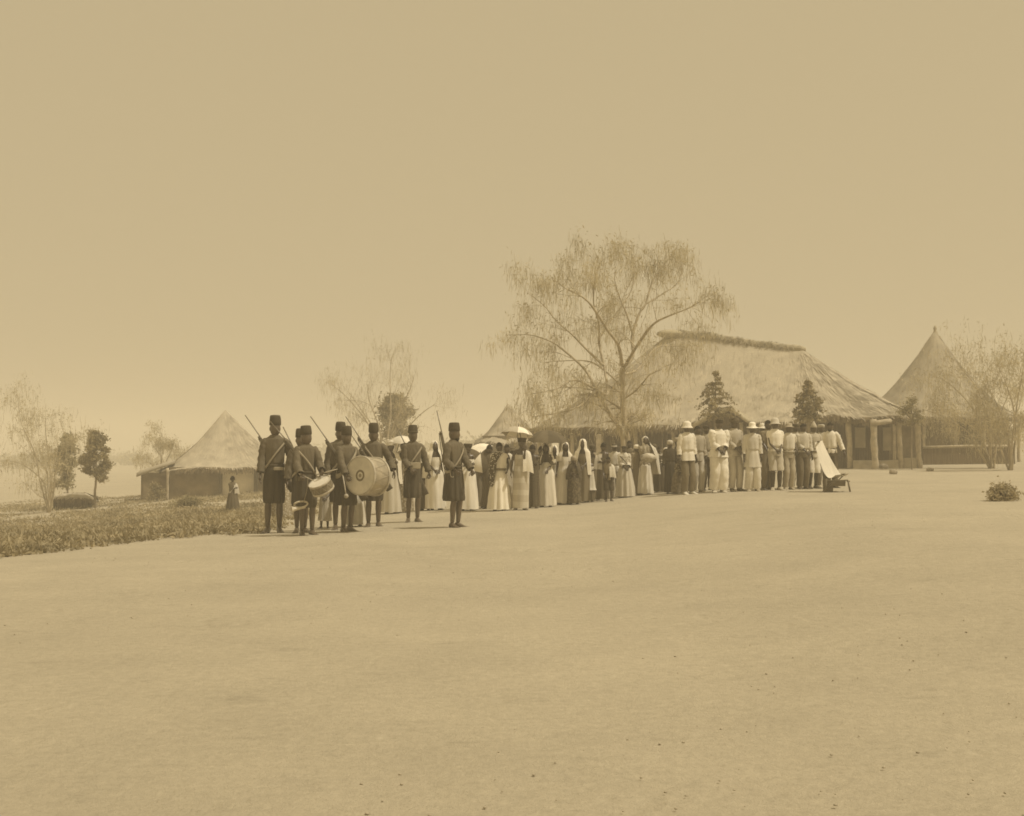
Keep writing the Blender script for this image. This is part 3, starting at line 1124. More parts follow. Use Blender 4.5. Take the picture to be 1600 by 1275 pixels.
def clump_tree(name, label, u, vb, Y, vtop, half_px, seed, nleaf=5000, leaf=M_LEAFDARK, v_low=None, conic=0.6, cat='tree', lsize=0.13, group=None, stem=True, whorl=False, sr=1.0):
    """a small dense tree: stem, limbs and many leaf-sized faces in clumps"""
    rn = random.Random(seed)
    base = on_ground((u - CX) / F * Y, Y)
    top = P(u, vtop, Y)
    low = P(u, v_low if v_low else vb - (vb - vtop) * 0.35, Y).z
    R = half_px / F * Y
    e = empty(name, base, label, cat, group)
    H = top.z - low
    if stem:
        mb = MB()
        path = catmull([base + Vector((0, 0, -.15)), Vector((base.x + rn.uniform(-.05, .05), base.y, (base.z + low) / 2)), Vector((top.x, top.y, low)), Vector((top.x, top.y, low + H * 0.85))], 4)
        mb.tube(path, [q * sr for q in resamp([0.07, 0.055, 0.045, 0.012], len(path))], 8, wob=0.05)
        wpart(mb, 'trunk', M_BARK, e)
    br = MB()
    cs = []
    if whorl:
        k = 9
        for lv in range(k):
            t = lv / (k - 1)
            z = low + H * (0.02 + 0.9 * t)
            rr = R * (1 - t) ** 0.75 * (1.0 if lv else 0.8) + 0.06
            nb = max(3, int(8 - 5 * t))
            for i in range(nb):
                a = 2 * PI * (i + rn.random() * 0.7) / nb
                r1 = rr * rn.uniform(0.4, 1.15)
                if rn.random() < 0.12:
                    continue
                p0 = Vector((top.x, top.y, z))
                pm = p0 + Vector((math.cos(a) * r1 * .6, math.sin(a) * r1 * .6, 0.16 * r1))
                p1 = p0 + Vector((math.cos(a) * r1, math.sin(a) * r1, -0.12 * r1))
                path = catmull([p0, pm, p1], 4)
                br.tube(path, resamp([0.02, 0.006], len(path)), 4, caps=False)
                for q in path[2:]:
                    for _ in range(max(2, int(nleaf / 400))):
                        cs.append(q + Vector((rn.gauss(0, .05), rn.gauss(0, .05), rn.gauss(-.03, .035))))
    else:
        ncl = 26
        for i in range(ncl):
            t = rn.random() ** 0.9
            z = low + H * t
            prof = (math.sin(PI * min(1, 0.16 + 0.84 * t)) ** 0.6) * (1 - conic * t)
            a = rn.uniform(0, 2 * PI)
            r1 = R * prof * rn.uniform(0.35, 1.0)
            c = Vector((top.x + math.cos(a) * r1, top.y + math.sin(a) * r1, z))
            st = Vector((top.x, top.y, max(low - 0.1, z - 0.35 * r1 - 0.15))) if stem else base
            br.tube(catmull([st, st.lerp(c, .5) + Vector((0, 0, .05)), c], 3), [0.02, 0.018, 0.016, 0.014, 0.012, 0.01, 0.008][:7], 4, caps=False)
            s = R * rn.uniform(0.16, 0.34)
            for _ in range(nleaf // ncl):
                d = Vector((rn.gauss(0, 1), rn.gauss(0, 1), rn.gauss(0, .75)))
                cs.append(c + d * s * 0.62)
    wpart(br, 'branches', M_BARK, e, kind='stuff')
    cc = np.array([tuple(c) for c in cs])
    fix(np_mesh('crown', leaf_quads(cc, lsize, lsize * 0.42, droop=0.25), 4, leaf, kind='stuff'), e)
    return e


clump_tree('leafy_tree', 'dense dark little tree with a single stem at the left', 150, 792, 58, 672, 26, 31, 5200, M_LEAFDARK, v_low=748, lsize=0.16)
clump_tree('leafy_tree', 'paler little tree beside the dark one at the far left', 106, 790, 60, 684, 26, 32, 4200, M_LEAF, v_low=762, lsize=0.16)
clump_tree('leafy_tree', 'dense rounded tree far behind the bass drummer and the next soldier', 618, 730, 76, 622, 40, 33, 5200, M_LEAFDARK, v_low=690, conic=0.35, lsize=0.2)
clump_tree('young_conifer', 'young tree with tiered fronds by the porch gable of the hall', 1118, 745, 50, 577, 34, 34, 2600, M_LEAFDARK, v_low=652, whorl=True, lsize=0.13)
clump_tree('young_conifer', 'bushy young tree with tiered fronds before the middle of the hall roof', 1263, 745, 49, 592, 33, 35, 2600, M_LEAFDARK, v_low=655, whorl=True, lsize=0.16)
clump_tree('shrub', 'small shrub beside the last verandah post at the right', 1425, 738, 51.5, 624, 22, 36, 1100, M_LEAF, v_low=664, conic=0.3, lsize=0.11, sr=.45)
clump_tree('bush', 'low spreading bush on the sand at the right edge', 1566, 784, hit(1562, 783).y, 762, 34, 37, 3000, M_WEED, v_low=784, conic=0.5, lsize=0.07, stem=False)
clump_tree('bush', 'low weedy bush at the left corner of the square hut', 292, 792, hit(292, 794).y, 780, 26, 38, 1600, M_LEAF, v_low=791, conic=0.3, lsize=0.1, stem=False)
clump_tree('bush', 'pale tuft of bush before the dark wall of the square hut', 303, 788, hit(303, 789).y, 777, 16, 39, 700, M_WEED, v_low=787, conic=0.3, lsize=0.1, stem=False)
clump_tree('bush', 'dark shrub against the side wall of the square hut', 243, 784, 62.5, 758, 18, 40, 1200, M_LEAFDARK, v_low=782, conic=0.3, lsize=0.12, stem=False)


# hazy far-off wood on the left horizon
def far_wood():
    vs = []
    for i in range(150):
        Y = RND.uniform(260, 420)
        u = RND.uniform(-150, 760)
        x = (u - CX) / F * Y
        c = on_ground(x, Y)
        h = RND.uniform(1.5, 3.5)
        n = 60
        p = rg.normal(size=(n, 3)) * np.array([h * 0.7, h * 0.6, h * 0.28]) + np.array([c.x, c.y, c.z + h * 0.5])
        vs.append(leaf_quads(p, 1.3, 0.8))
    o = np_mesh('far_wood', np.concatenate(vs), 4, M_LEAF, kind='stuff')
    o['label'] = 'hazy far-off scrub on the left horizon'
    o['category'] = 'scrub'


far_wood()


# ------------------------------------------------------------------ people
# a figure is modelled 1.75 m tall, facing -Y (the camera), and scaled to its own height
def make_head():
    mb = MB()

    def fn(d):
        # d: unit direction, face towards -y
        q = 1.0
        fx_, fz = d.x, d.z
        front = max(0.0, -d.y)
        if d.z < -0.1:
            q += 0.05 * math.exp(-((d.z + 0.55) / 0.22) ** 2) * (0.5 + 0.5 * front) - 0.03 * max(0.0, d.y) * max(0.0, -d.z)
        q += 0.25 * math.exp(-((fx_ / 0.13) ** 2 + ((fz + 0.17) / 0.17) ** 2)) * front       # nose
        q += 0.05 * math.exp(-((fx_ / 0.1) ** 2 + ((fz - 0.02) / 0.15) ** 2)) * front
        q -= 0.1 * math.exp(-(((abs(fx_) - 0.33) / 0.15) ** 2 + ((fz - 0.03) / 0.1) ** 2)) * front   # eye sockets
        q += 0.035 * math.exp(-((fz - 0.2) / 0.09) ** 2) * front                                 # brow
        q += 0.085 * math.exp(-((fx_ / 0.24) ** 2 + ((fz + 0.47) / 0.07) ** 2)) * front          # upper lip
        q += 0.08 * math.exp(-((fx_ / 0.2) ** 2 + ((fz + 0.58) / 0.06) ** 2)) * front            # lower lip
        q += 0.10 * math.exp(-((fx_ / 0.25) ** 2 + ((fz + 0.8) / 0.14) ** 2)) * front            # chin
        q += 0.05 * math.exp(-(((abs(fx_) - 0.5) / 0.15) ** 2 + ((fz + 0.15) / 0.16) ** 2)) * front   # cheekbones
        return q
    mb.sphere((0, 0, 0), (0.08, 0.099, 0.122), 30, 26, fn=fn)
    for sx in (-1, 1):      # ears
        mb.sphere((sx * 0.077, 0.012, -0.01), (0.012, 0.02, 0.032), 8, 6)
    for sx in (-1, 1):      # eyes
        mb.sphere((sx * 0.032, -0.083, 0.006), (0.013, 0.01, 0.006), 8, 5, mi=1)
    return mb


def make_hand(grip):
    """palm, four fingers and a thumb; wrist at the origin, fingers along -z, palm facing +x, thumb towards -y"""
    mb = MB()
    rows = []
    for z, w, t in ((0.02, .022, .018), (-.02, .03, .016), (-.055, .04, .015), (-.088, .041, .012)):
        rows.append([Vector((math.cos(a) * t, math.sin(a) * w, z)) for a in [2 * PI * k / 10 for k in range(10)]])
    mb.grid(rows, True, cap0=True, cap1=True)
    c = (0.95, 1.2, 0.8) if grip else (0.22, 0.38, 0.3)
    for y, L in ((-.03, .073), (-.01, .082), (.011, .077), (.031, .06)):
        p = Vector((0, y, -.082))
        path = [p + Vector((0, 0, .015)), p]
        a = 0.0
        for k, f in ((0, .44), (1, .32), (2, .24)):
            a += c[k]
            p = p + Vector((math.sin(a), 0, -math.cos(a))) * (L * f)
            path.append(p)
        mb.tube(path, [.0095, .0095, .009, .0082, .006], 6)
    p = Vector((0.006, -.028, -.022))
    d1 = Vector((.5 if grip else .25, -.75, -.65)).normalized()
    d2 = Vector((.75 if grip else .3, -.2, -.9)).normalized()
    mb.tube([p, p + d1 * .035, p + d1 * .04 + d2 * .028, p + d1 * .04 + d2 * .05], [.012, .0115, .0095, .0065], 6)
    return mb


def make_foot():
    """bare foot, ankle at the origin (z = 0.075 above the sole), toes towards -y"""
    mb = MB()
    rows = []
    for y, w, z0, z1 in ((.062, .012, -.065, -.035), (.05, .028, -.075, -.0), (.01, .034, -.075, .03), (-.04, .036, -.075, .0), (-.09, .043, -.075, -.03), (-.14, .047, -.075, -.048), (-.175, .043, -.075, -.055)):
        zc, h = (z0 + z1) / 2, (z1 - z0) / 2
        rows.append([Vector((math.cos(a) * w, y, zc + math.sin(a) * h * (1 if math.sin(a) > 0 else 1))) for a in [2 * PI * k / 10 for k in range(10)]])
    mb.grid(rows[::-1], True, cap0=True, cap1=True)
    for k, (x, L, r) in enumerate(((-.032, .035, .013), (-.012, .036, .009), (.004, .033, .0085), (.019, .028, .008), (.033, .022, .0075))):
        mb.tube([(x, -.165, -.066), (x, -.175 - L * .6, -.066), (x, -.175 - L, -.069)], [r, r, r * .6], 6)
    return mb


HEAD, HAND_R, HAND_G, FOOT = make_head(), make_hand(False), make_hand(True), make_foot()
BODIES = []


def xf(src, dst, M, mi=None):
    vs = [M @ Vector(v) for v in src.v]
    o = len(dst.v)
    dst.v.extend([tuple(v) for v in vs])
    dst.f.extend([tuple(i + o for i in f) for f in src.f])
    dst.m.extend([(m if mi is None else mi) for m in src.m])


def ik(S, W, l1, l2, hint):
    S, W = Vector(S), Vector(W)
    d = W - S
    D = min(d.length, (l1 + l2) * 0.995)
    W = S + d.normalized() * D
    a = (l1 * l1 - l2 * l2 + D * D) / (2 * D)
    h = math.sqrt(max(1e-6, l1 * l1 - a * a))
    n = d.normalized()
    hv = Vector(hint)
    hv = (hv - n * hv.dot(n)).normalized()
    return S + n * a + hv * h, W


def frame(d, inward):
    """matrix with -z along d and +x towards 'inward'"""
    z = -Vector(d).normalized()
    x = Vector(inward)
    x = (x - z * x.dot(z)).normalized()
    y = z.cross(x)
    return Matrix((x, y, z)).transposed()


ARMS = {
    'down': ((-.235, -.04, .88), (.235, -.04, .88)),
    'front': ((-.2, -.17, .95), (.2, -.17, .95)),
    'clasp': ((-.06, -.235, 1.0), (.06, -.225, 1.02)),
    'fold': ((.06, -.22, 1.2), (-.06, -.21, 1.17)),
    'bundle': ((.02, -.27, 1.05), (-.08, -.27, 1.15)),
    'hip': ((-.27, -.03, .88), (.2, -.1, 1.03)),
    'holdup': ((-.27, -.03, .88), (.17, -.26, 1.28)),
    'holdup_r': ((-.17, -.26, 1.28), (.27, -.03, .88)),
    'chin': ((-.25, -.08, .92), (.06, -.2, 1.42)),
    'drum': ((-.2, -.3, 1.0), (.17, -.33, 1.06)),
    'cradle': ((-.29, -.22, 1.02), (.34, -.12, 0.98)),
    'butt': ((-.22, -.1, .88), (.24, -.1, .97)),
    'belt': ((-.12, -.22, .98), (.29, -.08, .96)),
    'mallet': ((-.2, -.3, .93), (.2, -.2, 1.05)),
}


class Person:
    def __init__(s, label, u, top, vf=None, Y=None, yaw=0.0, hy=0.0, hp=0.0, arms='down', sk=0.06, bulk=1.0, child=False, grip=False, stance=0.09, group=None, seed=None, shoes=None):
        if Y is None:
            p = hit(u, vf)
        else:
            p = on_ground((u - CX) / F * Y, Y)
        s.p = p
        H = P(u, top, p.y).z - p.z
        s.H = H
        if not 0.75 < H < 1.98:
            print('HEIGHT', label, round(H, 2), round(p.y, 1))
        s.rn = random.Random(seed if seed is not None else int(u * 7 + top * 13))
        s.yaw = math.radians(yaw)
        s.e = empty('person', p, label, 'person', group, rz=s.yaw, sc=H / 1.75)
        s.e.rotation_euler = (math.radians(s.rn.uniform(-1.2, 1.2)), math.radians(s.rn.uniform(-1.5, 1.5)), s.yaw)
        hy += s.rn.uniform(-9, 9)
        hp += s.rn.uniform(-5, 6)
        s.bulk = bulk
        s.sk = sk
        hs = 1.22 if child else 1.0
        s.hs = hs
        rn = s.rn
        # skeleton
        sw = 0.155 * (0.9 if child else 1.0) * (0.5 + 0.5 * bulk)
        A = ARMS[arms] if isinstance(arms, str) else arms
        s.S = [Vector((-sw, 0.0, 1.43)), Vector((sw, 0.0, 1.43))]
        s.E, s.W = [], []
        for i, sx in ((0, -1), (1, 1)):
            w = Vector(A[i]) + Vector((rn.uniform(-.012, .012), rn.uniform(-.012, .012), rn.uniform(-.015, .015)))
            el, wr = ik(s.S[i], w, .285, .255, (sx * .35, .8, -.25))
            s.E.append(el)
            s.W.append(wr)
        st = stance
        s.hipj = [Vector((-.085, 0, .9)), Vector((.085, 0, .9))]
        s.ank = [Vector((-st - rn.uniform(0, .02), rn.uniform(-.05, .03), .075)), Vector((st + rn.uniform(0, .02), rn.uniform(-.05, .03), .075))]
        s.knee = []
        for i in (0, 1):
            k, _ = ik(s.hipj[i], s.ank[i], .43, .405, (0, -1, 0))
            s.knee.append(k)
        # skin graph
        V, R, E_ = [], [], []

        def add(p_, r, prev=None):
            V.append(tuple(p_))
            R.append(r if isinstance(r, tuple) else (r, r))
            if prev is not None:
                E_.append((prev, len(V) - 1))
            return len(V) - 1
        pel = add((0, .0, .95), (.115, .09))
        wst = add((0, .0, 1.1), (.105, .08), pel)
        che = add((0, .0, 1.28), (.125, .09), wst)
        upc = add((0, .0, 1.4), (.11, .075), che)
        nb = add((0, .012, 1.485), (.06, .058), upc)
        add((0, .0, 1.585), (.05, .053), nb)
        for i in (0, 1):
            a = add(s.S[i], (.055, .05), upc)
            m = add(s.S[i].lerp(s.E[i], .5), (.044, .044), a)
            el = add(s.E[i], (.036, .036), m)
            m2 = add(s.E[i].lerp(s.W[i], .35), (.037, .037), el)
            add(s.W[i], (.024, .024), m2)
            h = add(s.hipj[i], (.082, .082), pel)
            m = add(s.hipj[i].lerp(s.knee[i], .5), (.072, .072), h)
            k = add(s.knee[i], (.052, .052), m)
            cf = add(s.knee[i].lerp(s.ank[i], .33) + Vector((0, .012, 0)), (.058, .06), k)
            add(s.knee[i].lerp(s.ank[i], .75), (.042, .044), cf)
            add(s.ank[i], (.036, .04), len(V) - 1)
        me = bpy.data.meshes.new('body')
        me.from_pydata(V, E_, [])
        s.body = bpy.data.objects.new('body', me)
        COL.objects.link(s.body)
        s.body.parent = s.e
        md = s.body.modifiers.new('skin', 'SKIN')
        md.use_smooth_shade = True
        if not me.skin_vertices:
            bm_ = __import__('bmesh').new()
            bm_.from_mesh(me)
            bm_.verts.layers.skin.verify()
            bm_.to_mesh(me)
            bm_.free()
        for sv, r in zip(me.skin_vertices[0].data, R):
            sv.radius = r
            sv.use_root = False
        me.skin_vertices[0].data[0].use_root = True
        sb = s.body.modifiers.new('sub', 'SUBSURF')
        sb.levels = 1
        sb.render_levels = 1
        # head, hands, feet to be joined to that surface
        ex = MB()
        s.Hm = Matrix.Translation((0, -.012, 1.618 if not child else 1.595)) @ Matrix.Rotation(math.radians(hy), 4, 'Z') @ Matrix.Rotation(math.radians(hp), 4, 'X') @ Matrix.Scale(hs, 4)
        xf(HEAD, ex, s.Hm)
        for i, sx in ((0, -1), (1, 1)):
            d = s.W[i] - s.E[i]
            g = grip if isinstance(grip, bool) else grip[i]
            M = frame(d, (-sx, -.25, 0) if sx * s.W[i].x > .1 else (0, 1, .3)).to_4x4()
            if sx > 0:
                mir = Matrix.Identity(4)
                M = M @ mir
            M = Matrix.Translation(s.W[i]) @ M @ Matrix.Scale(1.0, 4)
            xf(HAND_G if g else HAND_R, ex, M)
            toe = sx * rn.uniform(.12, .35)
            F_ = Matrix.Translation(s.ank[i]) @ Matrix.Rotation(toe, 4, 'Z') @ Matrix.Scale(1.12, 4)
            if shoes is None:
                xf(FOOT, ex, F_)
            else:
                mb = MB()
                xf(FOOT, mb, F_ @ Matrix.Scale(1.12, 4) @ Matrix.Translation((0, 0, .004)))
                mb.obj('shoe', cloth(shoes), s.e)
        BODIES.append((s.body, ex, skin(sk)))

    # ---- garments -------------------------------------------------
    def ring_rows(s, prof, n=36, k=8, ph=0.0, gap=None, sub=3, cy=0.0, grot=0.0):
        """prof: (z, rx, ry, pleat[, cx, cy]); returns rows resampled between them"""
        P2 = []
        for i in range(len(prof) - 1):
            a, b = list(prof[i]) + [0, 0], list(prof[i + 1]) + [0, 0]
            for q in range(sub):
                t = q / sub
                P2.append([a[j] + (b[j] - a[j]) * t for j in range(6)] + [i + t])
        P2.append((list(prof[-1]) + [0, 0])[:6] + [len(prof) - 1])
        rows = []
        sd = s.rn.uniform(0, 50)
        for z, rx, ry, pl, cx, cyy, ii in P2:
            row = []
            g = 0.0
            if gap:
                i0 = min(int(ii), len(gap) - 2)
                g = math.radians(gap[i0] + (gap[i0 + 1] - gap[i0]) * (ii - i0))
            m = n if not gap else n + 1
            for j in range(m):
                th = (2 * PI * j / n) if not gap else (grot + g + (2 * PI - 2 * g) * j / n)
                a = th - PI / 2          # zero angle is the front (-y)
                f = math.sin(k * th + ph + 0.7 * math.sin(2 * th + sd)) + 0.5 * math.sin((k * 1.7) * th + sd)
                w = 1 + (pl * 1.9 if pl > .022 else pl) * (f if f < 0 else f * .8) + 0.05 * noise.noise(Vector((math.cos(th) * 1.6 + sd, math.sin(th) * 1.6, z * 4))) + (.022 * math.sin(26 * z + 2.5 * math.sin(2 * th + sd) + sd) * max(0.0, noise.noise(Vector((math.cos(th) * 1.3, math.sin(th) * 1.3 + sd, z * 2.2))) + .25) if .2 < z < 1.36 else 0.0)
                row.append(Vector((cx + math.cos(a) * rx * w, cyy + cy + math.sin(a) * ry * w, z)))
            rows.append(row)
        return rows

    def loft(s, name, prof, m, n=36, k=8, gap=None, sub=3, caps=False, cy=0.0, grot=0.0):
        mb = MB()
        mb.grid(s.ring_rows(prof, n, k, s.rn.uniform(0, 6), gap, sub, cy, grot), gap is None, cap0=caps, cap1=caps)
        return mb.obj(name, m, s.e)

    def sleeve(s, mb, i, r0, r1, frac=1.0, mi=0):
        sx = -1 if i == 0 else 1
        S = s.S[i] + Vector((-sx * .05, 0, -.02))
        path = catmull([S, s.S[i].lerp(s.E[i], .12) + Vector((-sx * .005, 0, 0)), s.S[i].lerp(s.E[i], .5) + Vector((sx * .006, 0, 0)), s.E[i] + Vector((0, .008, 0)), s.E[i].lerp(s.W[i], .5), s.W[i]], 4)
        k = max(4, int(len(path) * frac))
        path = path[:k]
        n = len(path)
        rr = [(r0 + (r1 - r0) * j / (n - 1)) * (1 + .065 * math.sin(j * 2.1 + i + s.rn.uniform(0, 1))) for j in range(n)]
        rr[0] *= 0.62
        rr[1] *= 0.78
        rr[2] *= 0.92
        mb.tube(path, rr, 12, mi, caps=False, wob=0.085, ph=s.rn.uniform(0, 6))

    def top(s, name, m, hem=.88, slv=1.0, r0=.078, r1=.055, full=1.0, flare=0.0, neck=True, fold=1.0):
        b = s.bulk * full
        prof = [(hem, (.172 + flare) * b, (.132 + flare) * b, .025), (1.0, .166 * b, .13 * b, .035), (1.045, .143 * b, .115 * b, .02), (1.09, .172 * b, .136 * b, .035), (1.18, .172 * b, .134 * b, .028), (1.3, .182 * b, .132 * b, .018),
                (1.395, .188 * (0.4 + .6 * b), .118 * b, .006), (1.452, .155, .1, .004), (1.488, .1, .082, 0), (1.515, .07, .07, 0)]
        prof = [(q[0], q[1], q[2], q[3] * fold if q[0] < 1.35 else q[3] * (1 + (fold - 1) * .5)) for q in prof]
        mb = MB()
        mb.grid(s.ring_rows(prof, 44, 7, s.rn.uniform(0, 6), sub=4), True)
        if slv > 0:
            for i in (0, 1):
                s.sleeve(mb, i, r0 * b ** .5, r1, slv)
        return mb.obj(name, m, s.e)

    def trousers(s, m, r0=.1, r1=.075, zend=.07, name='trousers'):
        b = s.bulk
        mb = MB()
        mb.grid(s.ring_rows([(.84, .165 * b, .125 * b, .01), (.92, .172 * b, .13 * b, .01), (1.05, .15 * b, .118 * b, .012)], 30, 6, 0), True)
        for i in (0, 1):
            h, k, a = s.hipj[i] + Vector((0, 0, -.01)), s.knee[i], s.ank[i]
            full = catmull([h, h.lerp(k, .5), k, k.lerp(a, .5), a + Vector((0, .01, .0))], 4)
            path = [q for q in full if q.z > zend]
            n = len(path)
            rr = [(r0 * b + (r1 - r0 * b) * j / (n - 1)) * (1 + .035 * math.sin(j * 1.7 + i * 2 + s.rn.uniform(0, .8))) for j in range(n)]
            mb.tube(path, rr, 14, caps=False, wob=0.035, ph=s.rn.uniform(0, 6))
        return mb.obj(name, m, s.e)

    def stockings(s, m, z1=.45):
        for i in (0, 1):
            k, a = s.knee[i], s.ank[i]
            path = [q for q in catmull([k, k.lerp(a, .33) + Vector((0, .012, 0)), k.lerp(a, .7), a], 4) if q.z < z1]
            mb = MB()
            mb.tube(path, resamp([.06, .064, .05, .045], len(path)), 12, caps=False)
            mb.obj('stocking', m, s.e)

    def skirt(s, m, z0=1.04, hem=.04, w=.2, flare=.26, pl=.05, k=9, name='skirt', ry=.86):
        b = s.bulk
        zm = (z0 + hem) / 2
        prof = [(z0, .14 * b, .115 * b, .01), (z0 - .09, w * .9 * b, w * .78 * b, pl * .35), (zm, (w + flare) / 2 * b, (w + flare) / 2 * ry * b, pl * .7), (hem, flare * b, flare * ry * b, pl)]
        return s.loft(name, prof, m, 54, k, sub=5)

    def wrap(s, m, hem=.05, w=.19, flare=.21, z0=1.34, pl=.045, k=7, name='wrap_dress'):
        b = s.bulk
        prof = [(hem, flare * b, flare * .88 * b, pl), (.55, (w + flare) / 2 * b, (w + flare) / 2 * .86 * b, pl * .8), (.93, w * b, w * .82 * b, pl * .6), (1.08, .168 * b, .138 * b, pl * .6), (1.24, .176 * b, .15 * b, .012), (z0, .172 * b, .138 * b, .006)]
        return s.loft(name, prof, m, 48, k, sub=4)

    def veil(s, m, length=.75, open_=42, wide=1.0, side=0.0):
        hs = s.hs
        z0 = s.Hm.translation.z
        zs = lambda d: z0 + d * hs
        prof = [(zs(.142), .02, .025, 0, 0, .0), (zs(.12), .068 * hs, .08 * hs, .0, 0, .0), (zs(.06), .1 * hs, .118 * hs, .008, 0, .005), (zs(-.03), .108 * hs, .122 * hs, .012, side * .02, .008),
                (1.5, .13 * wide, .125 * wide, .02, side * .05, .012), (1.4, .215 * wide, .15 * wide, .02, side * .08, .012), (1.2, .245 * wide, .175 * wide, .03, side * .12, .01), (length, .27 * wide, .2 * wide, .045, side * .16, .01)]
        gap = [0, 8, open_, open_ + 6, open_ * .7, 24, 30, 44]
        return s.loft('veil', prof, m, 44, 7, gap=gap, sub=4)

    def shawl(s, m, length=1.0, gap=(14, 22, 30, 55), wide=1.0, name='shawl', grot=0.0):
        prof = [(1.5, .1, .085, .0), (1.44, .185 * wide, .125 * wide, .015), (1.28, .235 * wide, .165 * wide, .03), (length, .26 * wide, .185 * wide, .05)]
        return s.loft(name, prof, m, 44, 7, gap=list(gap), sub=4, grot=grot)

    def drape(s, m, side=1, name='drape'):
        """a length of cloth over one shoulder, hanging before and behind"""
        mb = MB()
        rows = []
        for i in range(17):
            t = i / 16
            a = (t - .5) * 2
            y = -.16 * math.cos((t) * PI) * 1.05
            z = 1.47 - .52 * abs(a) ** 1.6
            x = side * (.115 + .04 * abs(a))
            w = .085 + .05 * abs(a)
            row = []
            for j in range(7):
                q = (j / 6 - .5) * 2
                row.append(Vector((x + q * w, y - (.012 * math.sin(j * 1.9 + t * 3) + .02) * (1 if t < .5 else -1), z - .035 * max(0, q * side) - .02 * q * q)))
            rows.append(row)
        mb.grid(rows, False)
        return mb.obj(name, m, s.e)

    def strap(s, m, side=1, w=.03, z0=1.2, amp=.24, name='strap', r=1.0):
        """a diagonal band from one shoulder to the other hip; side=1: over the person's left shoulder"""
        prof = [(.9, .19, .15), (1.04, .175, .138), (1.18, .183, .146), (1.3, .197, .148), (1.395, .2, .134), (1.44, .172, .118), (1.48, .12, .1)]

        def rr(z):
            z = max(.9, min(1.48, z))
            for a, b in zip(prof, prof[1:]):
                if z <= b[0]:
                    t = (z - a[0]) / (b[0] - a[0])
                    return a[1] + (b[1] - a[1]) * t, a[2] + (b[2] - a[2]) * t
            return prof[-1][1:]
        rows = []
        for j in range(49):
            th = 2 * PI * j / 48
            z = z0 + amp * side * math.cos(th)
            row = []
            for dz, o_ in ((-w, .0), (-w, .012), (w, .012), (w, .0)):
                rx, ry = rr(z + dz)
                row.append(Vector((math.cos(th) * (rx * s.bulk * r + o_), math.sin(th) * (ry * s.bulk * r + o_), z + dz)))
            rows.append(row)
        mb = MB()
        mb.grid(rows, True)
        return mb.obj(name, m, s.e)

    def belt(s, m, z=1.04, w=.028, r=1.0):
        rows = []
        for dz, o_ in ((-w, 0), (-w, .014), (w, .014), (w, 0)):
            rows.append([Vector((math.cos(2 * PI * j / 32) * (.172 * s.bulk * r + o_), math.sin(2 * PI * j / 32) * (.138 * s.bulk * r + o_), z + dz)) for j in range(32)])
        mb = MB()
        mb.grid(rows, True)
        return mb.obj('belt', m, s.e)

    def pouch(s, m, x, y, z, d=(.09, .05, .075), name='pouch'):
        mb = MB()
        rows = []
        for yy, q in ((-.5, .8), (-.4, 1), (.4, 1), (.5, .9)):
            rows.append([Vector((x + a * d[0] / 2 * q, y + yy * d[1], z + b * d[2] / 2 * q)) for a, b in ((-1, -.8), (-.8, -1), (.8, -1), (1, -.8), (1, .8), (.8, 1), (-.8, 1), (-1, .8))])
        mb.grid(rows, True, cap0=True, cap1=True)
        return mb.obj(name, m, s.e, smooth=False)

    # ---- headwear (in head coordinates) ---------------------------
    def hat_rows(s, name, rows, m, n=24, caps=True, sy=1.15, lump=0.0):
        """rows: (z, r) in head coordinates"""
        mb = MB()
        R_ = []
        sd = s.rn.uniform(0, 40)
        for z, r in rows:
            R_.append([s.Hm @ Vector((math.cos(2 * PI * j / n) * r * (1 + lump * noise.noise(Vector((j * .9, z * 60, sd)))), math.sin(2 * PI * j / n) * r * sy, z + lump * .02 * math.sin(j * 1.3 + sd))) for j in range(n)])
        mb.grid(R_, True, cap0=False, cap1=caps)
        return mb.obj(name, m, s.e)

    def fez(s, m, h=.16, band=None):
        mb = s.hat_rows('fez', [(.045, .084), (.055, .09), (.1, .09), (.045 + h * .6, .086), (.045 + h * .86, .08), (.045 + h * .97, .07), (.045 + h, .035)], m, lump=.04)
        if band:
            s.hat_rows('hat_band', [(.05, .088), (.053, .095), (.08, .095), (.083, .088)], band, caps=False).parent = mb
        return mb

    def brim(s, m, crown=.11, br=.15, r=.085, band=None):
        s.hat_rows('hat', [(.045, .08), (.04, br * .8), (.03, br), (.036, br + .002), (.05, br * .8), (.056, r + .004), (.056 + crown * .6, r), (.056 + crown * .9, r * .86), (.056 + crown, r * .5)], m, lump=.05)
        if band:
            s.hat_rows('hat_band', [(.056, r + .006), (.06, r + .008), (.085, r + .006), (.088, r + .002)], band, caps=False)

    def helmet(s, m):
        s.hat_rows('sun_helmet', [(.02, .085), (.012, .12), (-.002, .145), (.006, .147), (.03, .118), (.045, .104), (.1, .1), (.14, .08), (.162, .05), (.17, .018)], m)

    def cap(s, m, h=.075):
        s.hat_rows('cap', [(.03, .083), (.045, .09), (.03 + h * .8, .097), (.03 + h, .094), (.035 + h * 1.05, .05)], m, lump=.03)

    def cone(s, m, h=.17):
        s.hat_rows('cone_cap', [(.03, .086), (.045, .092), (.03 + h * .5, .06), (.03 + h * .9, .022), (.03 + h, .006)], m, lump=.05)

    def turban(s, m):
        mb = MB()
        for k, (z, r, t) in enumerate(((.055, .086, .03), (.085, .084, .034), (.115, .07, .034))):
            path = [s.Hm @ Vector((math.cos(a) * r, math.sin(a) * r * 1.15, z + .015 * math.sin(a + k * 2))) for a in [2 * PI * j / 18 for j in range(19)]]
            mb.tube(path, [t * (1 + .12 * math.sin(j * 1.7 + k)) for j in range(19)], 8, caps=False)
        mb.sphere(s.Hm @ Vector((0, 0, .1)), (.085, .095, .06), 12, 8)
        return mb.obj('turban', m, s.e)

